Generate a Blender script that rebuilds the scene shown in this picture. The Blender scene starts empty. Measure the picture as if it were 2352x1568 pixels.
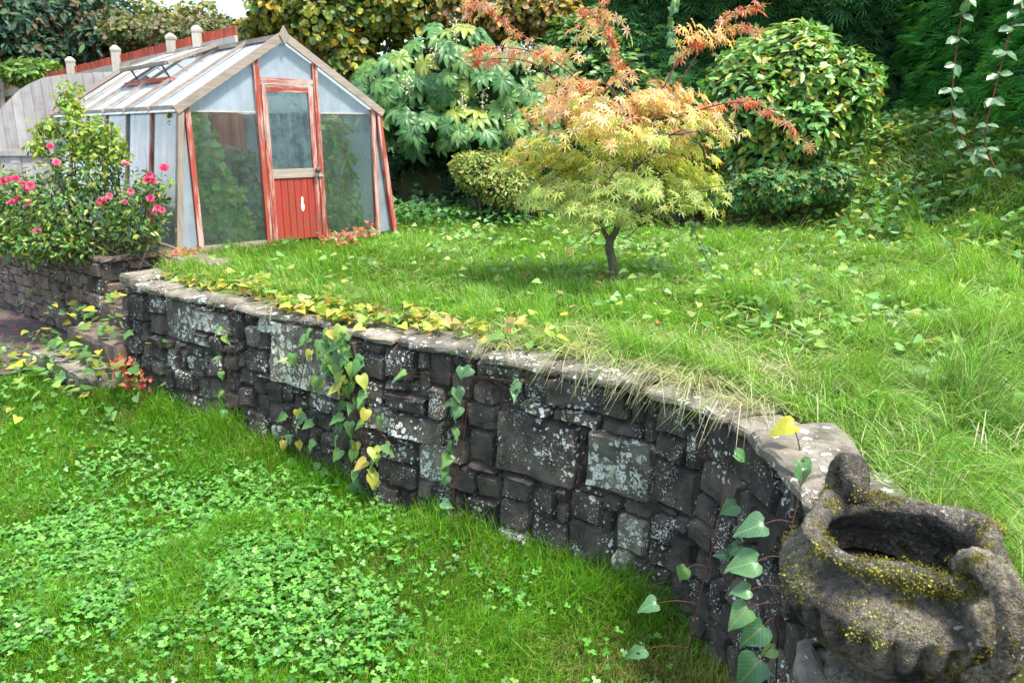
import bpy, math, random
import numpy as np
from mathutils import Vector, Matrix
R = np.random.default_rng(7)
random.seed(7)
SC = bpy.context.scene
COL = SC.collection

# ------------------------------------------------------------------ camera, sky, sun, exposure
PITCH = math.radians(15.2); F = 1790.0; EYE = np.array([0, 0, 2.25])
cd = bpy.data.cameras.new('camera'); cam = bpy.data.objects.new('camera', cd); COL.objects.link(cam)
cam.location = EYE; cam.rotation_euler = (math.pi / 2 - PITCH, 0, 0)
cd.sensor_width = 36; cd.lens = F / 2352 * 36; cd.clip_start = 0.05; cd.clip_end = 3000
cd.dof.use_dof = True; cd.dof.focus_distance = 4.3; cd.dof.aperture_fstop = 5.0
SC.camera = cam
SUN_AZ = math.radians(126); SUN_EL = math.radians(64)      # azimuth from +Y towards +X
W = bpy.data.worlds.new('World'); SC.world = W; W.use_nodes = True
nt = W.node_tree; nt.nodes.clear()
wo = nt.nodes.new('ShaderNodeOutputWorld'); bg = nt.nodes.new('ShaderNodeBackground')
sky = nt.nodes.new('ShaderNodeTexSky'); sky.sky_type = 'NISHITA'; sky.sun_disc = False
sky.sun_elevation = SUN_EL; sky.sun_rotation = SUN_AZ; sky.air_density = 1.0; sky.dust_density = 1.2
tc = nt.nodes.new('ShaderNodeTexCoord'); mp = nt.nodes.new('ShaderNodeMapping'); mp.inputs['Scale'].default_value = (1, 1, 2.6)
cn = nt.nodes.new('ShaderNodeTexNoise'); cn.inputs['Scale'].default_value = 3.2; cn.inputs['Detail'].default_value = 7
cr = nt.nodes.new('ShaderNodeValToRGB'); cr.color_ramp.elements[0].position = .50; cr.color_ramp.elements[1].position = .66
mx = nt.nodes.new('ShaderNodeMix'); mx.data_type = 'RGBA'; mx.inputs[7].default_value = (8.5, 8.7, 9.2, 1)
nt.links.new(tc.outputs['Generated'], mp.inputs[0]); nt.links.new(mp.outputs[0], cn.inputs['Vector'])
nt.links.new(cn.outputs[0], cr.inputs[0]); nt.links.new(cr.outputs[0], mx.inputs[0])
nt.links.new(sky.outputs[0], mx.inputs[6]); nt.links.new(mx.outputs[2], bg.inputs[0])
bg.inputs[1].default_value = 0.15; nt.links.new(bg.outputs[0], wo.inputs[0])
sl = bpy.data.lights.new('sun', 'SUN'); sl.energy = 3.0; sl.angle = math.radians(7.0); sl.color = (1, .95, .86)
sun = bpy.data.objects.new('sun', sl); COL.objects.link(sun)
sd = Vector((math.sin(SUN_AZ) * math.cos(SUN_EL), math.cos(SUN_AZ) * math.cos(SUN_EL), math.sin(SUN_EL)))
sun.rotation_euler = sd.to_track_quat('Z', 'Y').to_euler(); sun.location = (5, 5, 12)
SC.view_settings.view_transform = 'Standard'; SC.view_settings.look = 'None'
SC.view_settings.exposure = 1.55; SC.view_settings.gamma = 1.0
SC.render.engine = 'CYCLES'; SC.cycles.use_denoising = True; SC.cycles.max_bounces = 6
SC.cycles.transparent_max_bounces = 12; SC.cycles.caustics_reflective = False; SC.cycles.caustics_refractive = False

# ------------------------------------------------------------------ pixel helpers (2352 x 1568 reading of the photograph)
fwv = np.array([0, math.cos(PITCH), -math.sin(PITCH)]); upv = np.array([0, math.sin(PITCH), math.cos(PITCH)]); rtv = np.array([1., 0, 0])
def ray(u, v): return rtv * (u - 1176) / F + upv * (784 - v) / F + fwv
def az(u, v, z):
    d = ray(u, v); return EYE + d * (z - EYE[2]) / d[2]
def ay(u, v, y):
    d = ray(u, v); return EYE + d * (y / d[1])
def depth_of(p): return (np.asarray(p) - EYE) @ fwv
def project(p):
    q = np.asarray(p) - EYE; w = q @ fwv
    return 1176 + F * (q @ rtv) / w, 784 - F * (q @ upv) / w, w

# ------------------------------------------------------------------ numeric helpers
def sstep(a, b, x):
    t = np.clip((x - a) / (b - a), 0, 1); return t * t * (3 - 2 * t)
def _hash(i, j, k, s):
    h = (i * 374761393 + j * 668265263 + k * 2147483647 + s * 144269) & 0xffffffff
    h = ((h ^ (h >> 13)) * 1274126177) & 0xffffffff
    return ((h ^ (h >> 16)) & 0xffff) / 65535.0
def noise(p, scale=1.0, seed=0):
    p = np.atleast_2d(np.asarray(p, float)) * scale
    if p.shape[1] == 2: p = np.c_[p, np.zeros(len(p))]
    i = np.floor(p).astype(np.int64); f = p - i; f = f * f * (3 - 2 * f); out = 0
    for a in (0, 1):
        for b in (0, 1):
            for c in (0, 1):
                w = (f[:, 0] if a else 1 - f[:, 0]) * (f[:, 1] if b else 1 - f[:, 1]) * (f[:, 2] if c else 1 - f[:, 2])
                out = out + w * _hash(i[:, 0] + a, i[:, 1] + b, i[:, 2] + c, seed)
    return out
def fbm(p, scale, seed=0, o=3):
    return sum(noise(p, scale * 2 ** k, seed + k) * .5 ** k for k in range(o)) / sum(.5 ** k for k in range(o))
def unit(v): return v / np.maximum(np.linalg.norm(v, axis=-1, keepdims=True), 1e-9)
def rdir(n): return unit(R.normal(size=(n, 3)))

# ------------------------------------------------------------------ materials
def newmat(name):
    m = bpy.data.materials.new(name); m.use_nodes = True; n = m.node_tree; n.nodes.clear()
    out = n.nodes.new('ShaderNodeOutputMaterial'); return m, n, out
def N(n, t, **kw):
    x = n.nodes.new('ShaderNode' + t)
    for k, v in kw.items():
        if hasattr(x, k): setattr(x, k, v)
        else: x.inputs[k.replace('_', ' ')].default_value = v
    return x
def pos(n, scale=(1, 1, 1), obj=False):
    if obj: t = N(n, 'TexCoord'); o = t.outputs['Object']
    else: t = N(n, 'NewGeometry'); o = t.outputs['Position']
    m = N(n, 'Mapping'); m.inputs['Scale'].default_value = scale; n.links.new(o, m.inputs[0]); return m.outputs[0]
def nz(n, vec, scale, detail=4, rough=.6):
    x = N(n, 'TexNoise'); x.inputs['Scale'].default_value = scale; x.inputs['Detail'].default_value = detail; x.inputs['Roughness'].default_value = rough
    n.links.new(vec, x.inputs['Vector']); return x.outputs[0]
def ramp(n, fac, stops):
    r = N(n, 'ValToRGB'); e = r.color_ramp.elements
    while len(e) < len(stops): e.new(.5)
    for i, (p, c) in enumerate(stops):
        e[i].position = p; e[i].color = (*c, 1) if len(c) == 3 else c
    n.links.new(fac, r.inputs[0]); return r.outputs[0]
def mixc(n, fac, a, b, mode='MIX'):
    x = N(n, 'Mix', data_type='RGBA', blend_type=mode)
    for v, i in ((fac, 0), (a, 6), (b, 7)):
        if isinstance(v, (int, float)): x.inputs[i].default_value = v
        elif isinstance(v, tuple): x.inputs[i].default_value = (*v, 1)
        else: n.links.new(v, x.inputs[i])
    return x.outputs[2]
def bump(n, h, strength=.5, dist=.01):
    b = N(n, 'Bump'); b.inputs['Strength'].default_value = strength; b.inputs['Distance'].default_value = dist
    n.links.new(h, b.inputs['Height']); return b.outputs[0]
def bsdf(n, col, rough=.7, spec=.3, normal=None, metal=0):
    b = N(n, 'BsdfPrincipled'); b.inputs['Roughness'].default_value = rough; b.inputs['Specular IOR Level'].default_value = spec; b.inputs['Metallic'].default_value = metal
    if isinstance(col, tuple): b.inputs['Base Color'].default_value = (*col, 1)
    else: n.links.new(col, b.inputs['Base Color'])
    if normal is not None: n.links.new(normal, b.inputs['Normal'])
    return b.outputs[0]
def leafmat(name, trans=.4, rough=.42, spec=.4, tint=(1.25, 1.15, .55), col=None, rnd=0):
    """foliage: colour from the mesh attribute 'col' (or one colour varied per object), light passes through the blade"""
    m, n, out = newmat(name)
    if col is None:
        a = N(n, 'Attribute', attribute_name='col'); c = a.outputs['Color']
    else:
        oi = N(n, 'ObjectInfo'); c = ramp(n, oi.outputs['Random'], col)
        tco = N(n, 'TexCoord'); sx = N(n, 'SeparateXYZ'); n.links.new(tco.outputs['Object'], sx.inputs[0])
        ab = N(n, 'Math', operation='ABSOLUTE'); n.links.new(sx.outputs[0], ab.inputs[0])
        ph = N(n, 'Math', operation='MULTIPLY_ADD'); n.links.new(ab.outputs[0], ph.inputs[0]); ph.inputs[1].default_value = -1.1; n.links.new(sx.outputs[1], ph.inputs[2])
        ml = N(n, 'Math', operation='MULTIPLY'); n.links.new(ph.outputs[0], ml.inputs[0]); ml.inputs[1].default_value = 38
        sn = N(n, 'Math', operation='SINE'); n.links.new(ml.outputs[0], sn.inputs[0])
        mid = ramp(n, ab.outputs[0], [(0, (1, 1, 1)), (.035, (0, 0, 0))]); sv_ = ramp(n, sn.outputs[0], [(.80, (0, 0, 0)), (1, (.5, .5, .5))])
        vm = N(n, 'Math', operation='MAXIMUM'); n.links.new(mid, vm.inputs[0]); n.links.new(sv_, vm.inputs[1])
        c = mixc(n, vm.outputs[0], c, mixc(n, .30, c, (.55, .60, .30)))
        c = mixc(n, ramp(n, nz(n, pos(n), 38, 4, .7), [(.45, (0, 0, 0)), (.75, (.8, .8, .8))]), c, mixc(n, .45, c, (.10, .09, .02)))
    s = bsdf(n, c, rough, spec)
    t = N(n, 'BsdfTranslucent'); n.links.new(mixc(n, 1.0, c, tint, 'MULTIPLY'), t.inputs[0])
    x = N(n, 'MixShader'); x.inputs[0].default_value = trans
    n.links.new(s, x.inputs[1]); n.links.new(t.outputs[0], x.inputs[2]); n.links.new(x.outputs[0], out.inputs[0]); return m
def stonemat(name, base, dark, lichen, amount, moss=0.0, spot=26, pit=False):
    m, n, out = newmat(name); p = pos(n)
    c = ramp(n, nz(n, p, 7, 6), [(.32, dark), (.68, base)])
    oi = N(n, 'ObjectInfo')
    c = mixc(n, .45, c, ramp(n, oi.outputs['Random'], [(0, (.35, .32, .34)), (.5, (.9, .86, .8)), (1, (1.5, 1.38, 1.2))]), 'MULTIPLY')
    # lichen: crusty pale rosettes
    v = N(n, 'TexVoronoi', feature='F1'); v.inputs['Scale'].default_value = spot; v.inputs['Randomness'].default_value = 1
    warp = N(n, 'VectorMath', operation='ADD'); n.links.new(p, warp.inputs[0])
    nn = N(n, 'TexNoise'); nn.inputs['Scale'].default_value = 40; n.links.new(p, nn.inputs['Vector'])
    sc_ = N(n, 'VectorMath', operation='SCALE'); sc_.inputs['Scale'].default_value = .035; n.links.new(nn.outputs['Color'], sc_.inputs[0]); n.links.new(sc_.outputs[0], warp.inputs[1])
    n.links.new(warp.outputs[0], v.inputs['Vector'])
    thr = N(n, 'Math', operation='MULTIPLY_ADD'); n.links.new(nz(n, p, 3.1, 3), thr.inputs[0]); thr.inputs[1].default_value = 1.5; thr.inputs[2].default_value = amount - 1.0
    sub = N(n, 'Math', operation='SUBTRACT'); n.links.new(thr.outputs[0], sub.inputs[0]); n.links.new(v.outputs['Distance'], sub.inputs[1])
    lf = ramp(n, sub.outputs[0], [(.0, (0, 0, 0)), (.09, (1, 1, 1))])
    v2 = N(n, 'TexVoronoi', feature='F1'); v2.inputs['Scale'].default_value = spot * 2.7; n.links.new(warp.outputs[0], v2.inputs['Vector'])
    t2 = N(n, 'Math', operation='MULTIPLY_ADD'); n.links.new(nz(n, p, 5.3, 3), t2.inputs[0]); t2.inputs[1].default_value = 1.9; t2.inputs[2].default_value = amount - 1.22
    s2 = N(n, 'Math', operation='SUBTRACT'); n.links.new(t2.outputs[0], s2.inputs[0]); n.links.new(v2.outputs['Distance'], s2.inputs[1])
    mxl = N(n, 'Math', operation='MAXIMUM'); n.links.new(lf, mxl.inputs[0]); n.links.new(ramp(n, s2.outputs[0], [(.0, (0, 0, 0)), (.12, (1, 1, 1))]), mxl.inputs[1]); lf = mxl.outputs[0]
    gl = N(n, 'Math', operation='MULTIPLY'); n.links.new(lf, gl.inputs[0]); n.links.new(ramp(n, nz(n, p, 95, 3), [(.34, (0, 0, 0)), (.44, (1, 1, 1))]), gl.inputs[1])
    c = mixc(n, gl.outputs[0], c, ramp(n, nz(n, p, 9, 3), [(.35, (.40, .42, .30)), (.5, lichen), (.66, lichen), (.78, (.50, .42, .20))]))
    if moss > 0:
        mf = ramp(n, nz(n, p, 11, 5), [(.62 - moss * .3, (0, 0, 0)), (.70 - moss * .3, (1, 1, 1))])
        c = mixc(n, mf, c, ramp(n, nz(n, p, 60, 2), [(.35, (.05, .055, .01)), (.65, (.24, .20, .03))]))
    hh = N(n, 'Math', operation='MULTIPLY_ADD'); n.links.new(nz(n, p, 18, 8, .7), hh.inputs[0]); hh.inputs[1].default_value = 1.6; n.links.new(gl.outputs[0], hh.inputs[2])
    if pit:
        pv = N(n, 'TexVoronoi', feature='F1'); pv.inputs['Scale'].default_value = 210; n.links.new(warp.outputs[0], pv.inputs['Vector'])
        ph = N(n, 'Math', operation='MULTIPLY_ADD'); n.links.new(pv.outputs['Distance'], ph.inputs[0]); ph.inputs[1].default_value = .9; n.links.new(hh.outputs[0], ph.inputs[2]); hh = ph
        c = mixc(n, ramp(n, nz(n, p, 55, 6, .75), [(.40, (.75, .75, .75)), (.52, (0, 0, 0))]), c, (.040, .037, .032))
    n.links.new(bsdf(n, c, .85, .2, bump(n, hh.outputs[0], 1.0, .014)), out.inputs[0]); return m
def woodmat(name, a, b, worn=None, wornamt=.5, axis=(14, 14, 1.2), rough=.8, var=.35):
    m, n, out = newmat(name); p = pos(n, axis, obj=True); w = pos(n)
    c = ramp(n, nz(n, p, 3, 6, .65), [(.3, a), (.7, b)])
    oi = N(n, 'ObjectInfo'); c = mixc(n, var, c, ramp(n, oi.outputs['Random'], [(0, (.55, .52, .5)), (1, (1.35, 1.35, 1.3))]), 'MULTIPLY')
    if worn:
        f = ramp(n, nz(n, p, 1.3, 7, .7), [(1 - wornamt - .06, (0, 0, 0)), (1 - wornamt + .06, (1, 1, 1))]); c = mixc(n, f, c, worn)
    c = mixc(n, ramp(n, nz(n, w, 5, 4), [(.5, (0, 0, 0)), (.8, (.5, .5, .5))]), c, (.09, .09, .06))
    n.links.new(bsdf(n, c, rough, .25, bump(n, nz(n, p, 6, 5), .35, .004)), out.inputs[0]); return m
def glassmat(name, dirt, dirtcol, tint=(.85, .95, .95), patch=3.0, lo=.35, hi=.7):
    m, n, out = newmat(name); w = pos(n); st = pos(n, (9, 9, 1.0))
    tr = N(n, 'BsdfTransparent'); tr.inputs[0].default_value = (*tint, 1)
    g = N(n, 'BsdfGlossy'); g.inputs['Roughness'].default_value = .06; g.inputs[0].default_value = (.95, .98, 1, 1)
    lw = N(n, 'Fresnel'); lw.inputs['IOR'].default_value = 1.55
    a = N(n, 'MixShader'); n.links.new(lw.outputs[0], a.inputs[0]); n.links.new(tr.outputs[0], a.inputs[1]); n.links.new(g.outputs[0], a.inputs[2])
    ad = N(n, 'Math', operation='ADD'); n.links.new(nz(n, w, patch, 6, .65), ad.inputs[0]); n.links.new(nz(n, st, 1.2, 4), ad.inputs[1])
    hf = N(n, 'Math', operation='MULTIPLY'); n.links.new(ad.outputs[0], hf.inputs[0]); hf.inputs[1].default_value = .5
    f = ramp(n, hf.outputs[0], [(lo, (dirt * .35,) * 3), (hi, (min(1, dirt * 1.25),) * 3)])
    d = N(n, 'BsdfDiffuse'); n.links.new(mixc(n, nz(n, w, 5, 4), dirtcol, tuple(x * .5 for x in dirtcol)), d.inputs[0])
    t = N(n, 'BsdfTranslucent'); t.inputs[0].default_value = (*dirtcol, 1)
    dt = N(n, 'MixShader'); dt.inputs[0].default_value = .55; n.links.new(d.outputs[0], dt.inputs[1]); n.links.new(t.outputs[0], dt.inputs[2])
    x = N(n, 'MixShader'); n.links.new(f, x.inputs[0]); n.links.new(a.outputs[0], x.inputs[1]); n.links.new(dt.outputs[0], x.inputs[2])
    n.links.new(x.outputs[0], out.inputs[0]); return m
def plainmat(name, a, b, scale=20, rough=.8, spec=.3, bs=.4, bd=.005):
    m, n, out = newmat(name); p = pos(n)
    h = nz(n, p, scale, 6, .65)
    n.links.new(bsdf(n, ramp(n, h, [(.3, a), (.7, b)]), rough, spec, bump(n, h, bs, bd)), out.inputs[0]); return m

M = {}
M['soil'] = plainmat('soil', (.018, .022, .008), (.05, .06, .02), 9, .95, .1)
M['shadesoil'] = plainmat('shade_dark_soil', (.004, .004, .004), (.012, .010, .008), 30, .95, .1)  # near-black, puts the deep shade of the urn's hollow into the soil colour
M['path'] = plainmat('path_earth', (.045, .035, .03), (.13, .11, .095), 14, .95, .15, .6, .02)
M['grass'] = leafmat('grass_blade', .42, .38, .45)
M['leaf'] = leafmat('leaf', .38, .40, .45)
M['leafdull'] = leafmat('leaf_dull', .30, .55, .30)
M['gloss'] = leafmat('leaf_glossy', .25, .36, .45)
M['conifer'] = leafmat('conifer_spray', .22, .6, .25, (1.1, 1.15, .6))
M['maple'] = leafmat('maple_leaf', .52, .42, .40, (1.2, 1.1, .5))
M['stone'] = stonemat('dark_sandstone', (.10, .088, .074), (.020, .018, .017), (.60, .61, .56), .40)
M['stone_spot'] = stonemat('spotted_sandstone', (.11, .098, .080), (.024, .022, .020), (.62, .63, .57), .50, spot=26)
M['stone_pale'] = stonemat('lichened_sandstone', (.22, .205, .16), (.06, .056, .045), (.60, .61, .52), .66, spot=18)
M['coping'] = stonemat('coping_stone', (.29, .265, .21), (.085, .075, .06), (.64, .63, .55), .50, spot=14)
M['pink'] = stonemat('reddish_sandstone', (.235, .17, .14), (.07, .058, .05), (.45, .42, .36), .46, .12)
M['mortar'] = plainmat('mortar', (.028, .023, .017), (.085, .070, .052), 26, .95, .1, .8, .012)
M['urn'] = stonemat('weathered_urn_stone', (.44, .39, .29), (.035, .033, .030), (.52, .49, .40), .36, .14, 46, True)
M['moss'] = leafmat('moss', .15, .8, .1)
M['bark'] = plainmat('bark', (.05, .042, .028), (.13, .12, .075), 40, .8, .2)
M['twig'] = plainmat('twig', (.03, .022, .016), (.09, .066, .045), 60, .85, .2)
M['redtwig'] = plainmat('red_twig', (.10, .022, .02), (.22, .05, .045), 50, .6, .3)
M['vinestem'] = plainmat('vine_stem', (.045, .018, .014), (.12, .05, .035), 50, .7, .25)
M['inner'] = plainmat('shade_core', (.016, .030, .016), (.045, .065, .03), 6, 1, .0)  # dark colour stands in for the shade inside crowns and hedges
M['redwood'] = woodmat('red_painted_wood', (.27, .045, .026), (.38, .075, .045), (.50, .36, .30), .46)
M['greywood'] = woodmat('weathered_wood', (.22, .18, .14), (.38, .32, .26), (.32, .15, .11), .38)
for sfx, axs in (('_x', (1.2, 14, 14)), ('_y', (14, 1.2, 14))):
    M['redwood' + sfx] = woodmat('red_painted_wood' + sfx, (.27, .045, .026), (.38, .075, .045), (.50, .36, .30), .46, axis=axs)
    M['greywood' + sfx] = woodmat('weathered_wood' + sfx, (.22, .18, .14), (.38, .32, .26), (.32, .15, .11), .38, axis=axs)
    M['post' + sfx] = woodmat('pale_post' + sfx, (.40, .36, .29), (.55, .51, .43), axis=axs, var=.25)
M['boardred'] = woodmat('red_boards', (.28, .036, .022), (.37, .055, .035), (.42, .20, .16), .22, var=.2)
M['fencegrey'] = woodmat('silver_grey_boards', (.30, .275, .26), (.45, .42, .40), axis=(10, 10, .8), var=.4)
M['fencered'] = woodmat('red_brown_boards', (.34, .05, .028), (.48, .10, .055), axis=(10, 10, .8), var=.5)
M['fenceochre'] = woodmat('ochre_boards', (.30, .18, .06), (.42, .27, .10), axis=(10, 10, .8), var=.5)
M['post'] = woodmat('pale_post', (.40, .36, .29), (.55, .51, .43), axis=(12, 12, 1), var=.25)
M['glass'] = glassmat('dirty_glass', .13, (.72, .84, .86), tint=(.96, 1, 1), patch=2.2)
M['glass_side'] = glassmat('hazy_glass', .42, (.52, .58, .62), patch=1.6)
M['glass_white'] = glassmat('whitewashed_glass', .9, (.68, .76, .80), patch=1.2, lo=.25, hi=.55)
M['glass_roof'] = glassmat('whitewashed_roof_glass', .85, (.80, .84, .87), patch=1.6, lo=.30, hi=.55)
M['glass_door'] = glassmat('mottled_glass', .55, (.40, .52, .54), tint=(.5, .64, .64), patch=9, lo=.42, hi=.66)
M['metal'] = plainmat('dull_steel', (.22, .22, .21), (.42, .42, .40), 30, .35, .5)
M['darkmetal'] = plainmat('dark_knob', (.035, .03, .028), (.09, .08, .075), 30, .45, .5)
M['cane'] = plainmat('bamboo_cane', (.42, .33, .2), (.6, .5, .34), 30, .6)
M['bindweed'] = leafmat('bindweed_leaf', .34, .40, .45, col=[(0, (.07, .20, .05)), (.45, (.12, .28, .06)), (.72, (.20, .34, .06)), (.9, (.38, .42, .05)), (1, (.46, .36, .06))])
M['bindgreen'] = leafmat('bindweed_green_leaf', .30, .38, .5, col=[(0, (.055, .17, .07)), (.6, (.10, .25, .09)), (1, (.16, .30, .06))])
M['fatsia'] = leafmat('fatsia_leaf', .22, .42, .4, col=[(0, (.04, .14, .04)), (.5, (.065, .20, .05)), (.85, (.13, .27, .05)), (1, (.30, .36, .05))])
M['mapleone'] = leafmat('maple_shoot_leaf', .45, .35, .5, (1.2, .95, .6), col=[(0, (.66, .13, .09)), (.3, (.68, .26, .12)), (.5, (.62, .48, .14)), (.75, (.70, .46, .40)), (1, (.66, .26, .18))])
M['brambleleaf'] = leafmat('bramble_leaf', .25, .33, .5, col=[(0, (.07, .17, .08)), (1, (.15, .28, .13))])
M['rosepetal'] = leafmat('rose_petal', .35, .5, .25, (1.1, .8, .8), col=[(0, (.70, .045, .17)), (.5, (.76, .09, .24)), (1, (.78, .22, .34))])
M['creamflower'] = plainmat('cream_flower', (.42, .42, .22), (.66, .62, .38), 40, .8)

# ------------------------------------------------------------------ mesh helpers
class Acc:
    """collects triangles/quads with one colour per vertex; build() links ONE mesh object"""
    def __init__(s): s.v = []; s.f3 = []; s.f4 = []; s.c = []; s.n = 0; s.soft = False
    def add(s, v, tris=None, quads=None, col=None):
        v = np.asarray(v, float).reshape(-1, 3); k = len(v)
        if tris is not None and len(tris): s.f3.append(np.asarray(tris, np.int64).reshape(-1, 3) + s.n)
        if quads is not None and len(quads): s.f4.append(np.asarray(quads, np.int64).reshape(-1, 4) + s.n)
        c = np.ones((k, 3)) * .5 if col is None else np.broadcast_to(np.asarray(col, float), (k, 3))
        s.v.append(v); s.c.append(c); s.n += k; return s
    def scatter(s, tm, p, axis, nrm, size, col):
        """template (verts, tris): x = across, y = along axis, z = normal"""
        tv, tf = tm; n = len(p); s.soft = True
        if n == 0: return s
        ax = unit(axis); sd_ = unit(np.cross(ax, nrm)); nn = np.cross(sd_, ax)
        size = np.broadcast_to(np.asarray(size, float), (n,)) if np.ndim(size) < 2 else size
        B = np.stack([sd_, ax, nn], 1)
        V = np.einsum('kj,njc->nkc', tv, B) * size[:, None, None] + p[:, None, :]
        T = (tf[None] + (np.arange(n) * len(tv))[:, None, None]).reshape(-1, 3)
        return s.add(V.reshape(-1, 3), tris=T, col=np.repeat(col, len(tv), 0))
    def tube(s, pts, rad, sides=5, col=None):
        pts = np.asarray(pts, float); n = len(pts); rad = np.broadcast_to(np.asarray(rad, float), (n,))
        t = unit(np.gradient(pts, axis=0)); ref = np.array([.31, .23, .92]); a = unit(np.cross(t, ref)); b = np.cross(t, a)
        th = np.arange(sides) / sides * 2 * math.pi
        V = pts[:, None] + rad[:, None, None] * (np.cos(th)[None, :, None] * a[:, None] + np.sin(th)[None, :, None] * b[:, None])
        i = np.arange(n - 1)[:, None] * sides; j = np.arange(sides)[None]; k = (j + 1) % sides
        q = np.stack([i + j, i + k, i + sides + k, i + sides + j], -1).reshape(-1, 4)
        s.add(V.reshape(-1, 3), quads=q, col=col)
        s.add(pts[[-1]] + t[[-1]] * rad[-1], col=col); e = s.n - 1; base = e - n * sides + (n - 1) * sides
        s.f3.append(np.stack([base + np.arange(sides), base + (np.arange(sides) + 1) % sides, np.full(sides, e)], -1)); return s
    def box(s, lo, hi, col=None, xf=None):
        x0, y0, z0 = lo; x1, y1, z1 = hi
        v = np.array([(x, y, z) for x in (x0, x1) for y in (y0, y1) for z in (z0, z1)], float)
        if xf is not None: v = xf(v)
        return s.add(v, quads=[(0, 1, 3, 2), (4, 6, 7, 5), (0, 4, 5, 1), (2, 3, 7, 6), (0, 2, 6, 4), (1, 5, 7, 3)], col=col)
    def beam(s, a, b, w, h, up=(0, 0, 1)):
        a = np.asarray(a, float); b = np.asarray(b, float); t = unit(b - a); sd_ = unit(np.cross(t, np.asarray(up, float))); u = np.cross(sd_, t)
        v = [p + sd_ * x * w / 2 + u * y * h / 2 for p in (a, b) for x, y in ((-1, -1), (1, -1), (1, 1), (-1, 1))]
        return s.add(v, quads=[(3, 2, 1, 0), (4, 5, 6, 7), (0, 1, 5, 4), (1, 2, 6, 5), (2, 3, 7, 6), (3, 0, 4, 7)])
    def mesh(s, name, smooth=False):
        me = bpy.data.meshes.new(name); V = np.concatenate(s.v); C = np.concatenate(s.c)
        f3 = np.concatenate(s.f3) if s.f3 else np.zeros((0, 3), np.int64); f4 = np.concatenate(s.f4) if s.f4 else np.zeros((0, 4), np.int64)
        me.vertices.add(len(V)); me.vertices.foreach_set('co', V.astype(np.float32).ravel())
        L = np.concatenate([f3.ravel(), f4.ravel()]); me.loops.add(len(L)); me.loops.foreach_set('vertex_index', L.astype(np.int32))
        n3, n4 = len(f3), len(f4); me.polygons.add(n3 + n4)
        st = np.concatenate([np.arange(n3) * 3, n3 * 3 + np.arange(n4) * 4]); me.polygons.foreach_set('loop_start', st.astype(np.int32))
        me.polygons.foreach_set('use_smooth', np.full(n3 + n4, bool(smooth or s.soft)))
        a = me.attributes.new('col', 'FLOAT_COLOR', 'POINT'); a.data.foreach_set('color', np.c_[C, np.ones(len(C))].astype(np.float32).ravel())
        me.update(calc_edges=True); me.validate(); return me
    def build(s, name, mat, parent=None, smooth=False, origin=None):
        if origin is not None:
            s.v = [v - np.asarray(origin, float) for v in s.v]
        o = bpy.data.objects.new(name, s.mesh(name, smooth)); COL.objects.link(o); o.data.materials.append(M[mat])
        if origin is not None: o.location = origin
        if parent is not None: o.parent = parent
        return o
def tag(o, label=None, cat=None, group=None, kind=None):
    for k, v in (('label', label), ('category', cat), ('group', group), ('kind', kind)):
        if v: o[k] = v
    return o
def thing(name, label, cat, loc=(0, 0, 0), rz=0, group=None):
    o = bpy.data.objects.new(name, None); COL.objects.link(o); o.location = loc; o.rotation_euler = (0, 0, rz); o.empty_display_size = .1
    return tag(o, label, cat, group)
def one(name, me, mat, parent=None, loc=(0, 0, 0), basis=None, size=1.0):
    """an object that shares mesh data; basis = (side, axis, normal); parent must sit at the world origin or be an unrotated Empty"""
    o = bpy.data.objects.new(name, me); COL.objects.link(o)
    p0 = np.array(parent.location) if parent is not None else np.zeros(3)
    l = np.asarray(loc, float) - p0
    if basis is not None:
        m = Matrix.Identity(4)
        for j, b in enumerate(basis):
            for i in range(3): m[i][j] = b[i] * size
        for i in range(3): m[i][3] = l[i]
        o.matrix_basis = m
    else: o.location = l; o.scale = (size,) * 3
    if parent is not None: o.parent = parent
    if not me.materials: me.materials.append(M[mat])
    return o
def basis_of(axis, nrm):
    a = unit(np.asarray(axis, float)); s_ = unit(np.cross(a, nrm)); return s_, a, np.cross(s_, a)
def spline(pts, n):
    pts = np.asarray(pts, float); k = len(pts); P = np.vstack([2 * pts[0] - pts[1], pts, 2 * pts[-1] - pts[-2]])
    out = []
    for t in np.linspace(0, k - 1 - 1e-6, n):
        i = int(t); f = t - i; a, b, c, d = P[i:i + 4]
        out.append(.5 * (2 * b + (c - a) * f + (2 * a - 5 * b + 4 * c - d) * f * f + (3 * b - a - 3 * c + d) * f ** 3))
    return np.array(out)
def jit(cols, n, amt=.18):
    cols = np.asarray(cols, float); w = R.integers(0, len(cols), n); c = cols[w]
    return np.clip(c * (1 + R.normal(size=(n, 1)) * amt) * (1 + R.normal(size=(n, 3)) * amt * .4), .003, .9)

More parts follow.
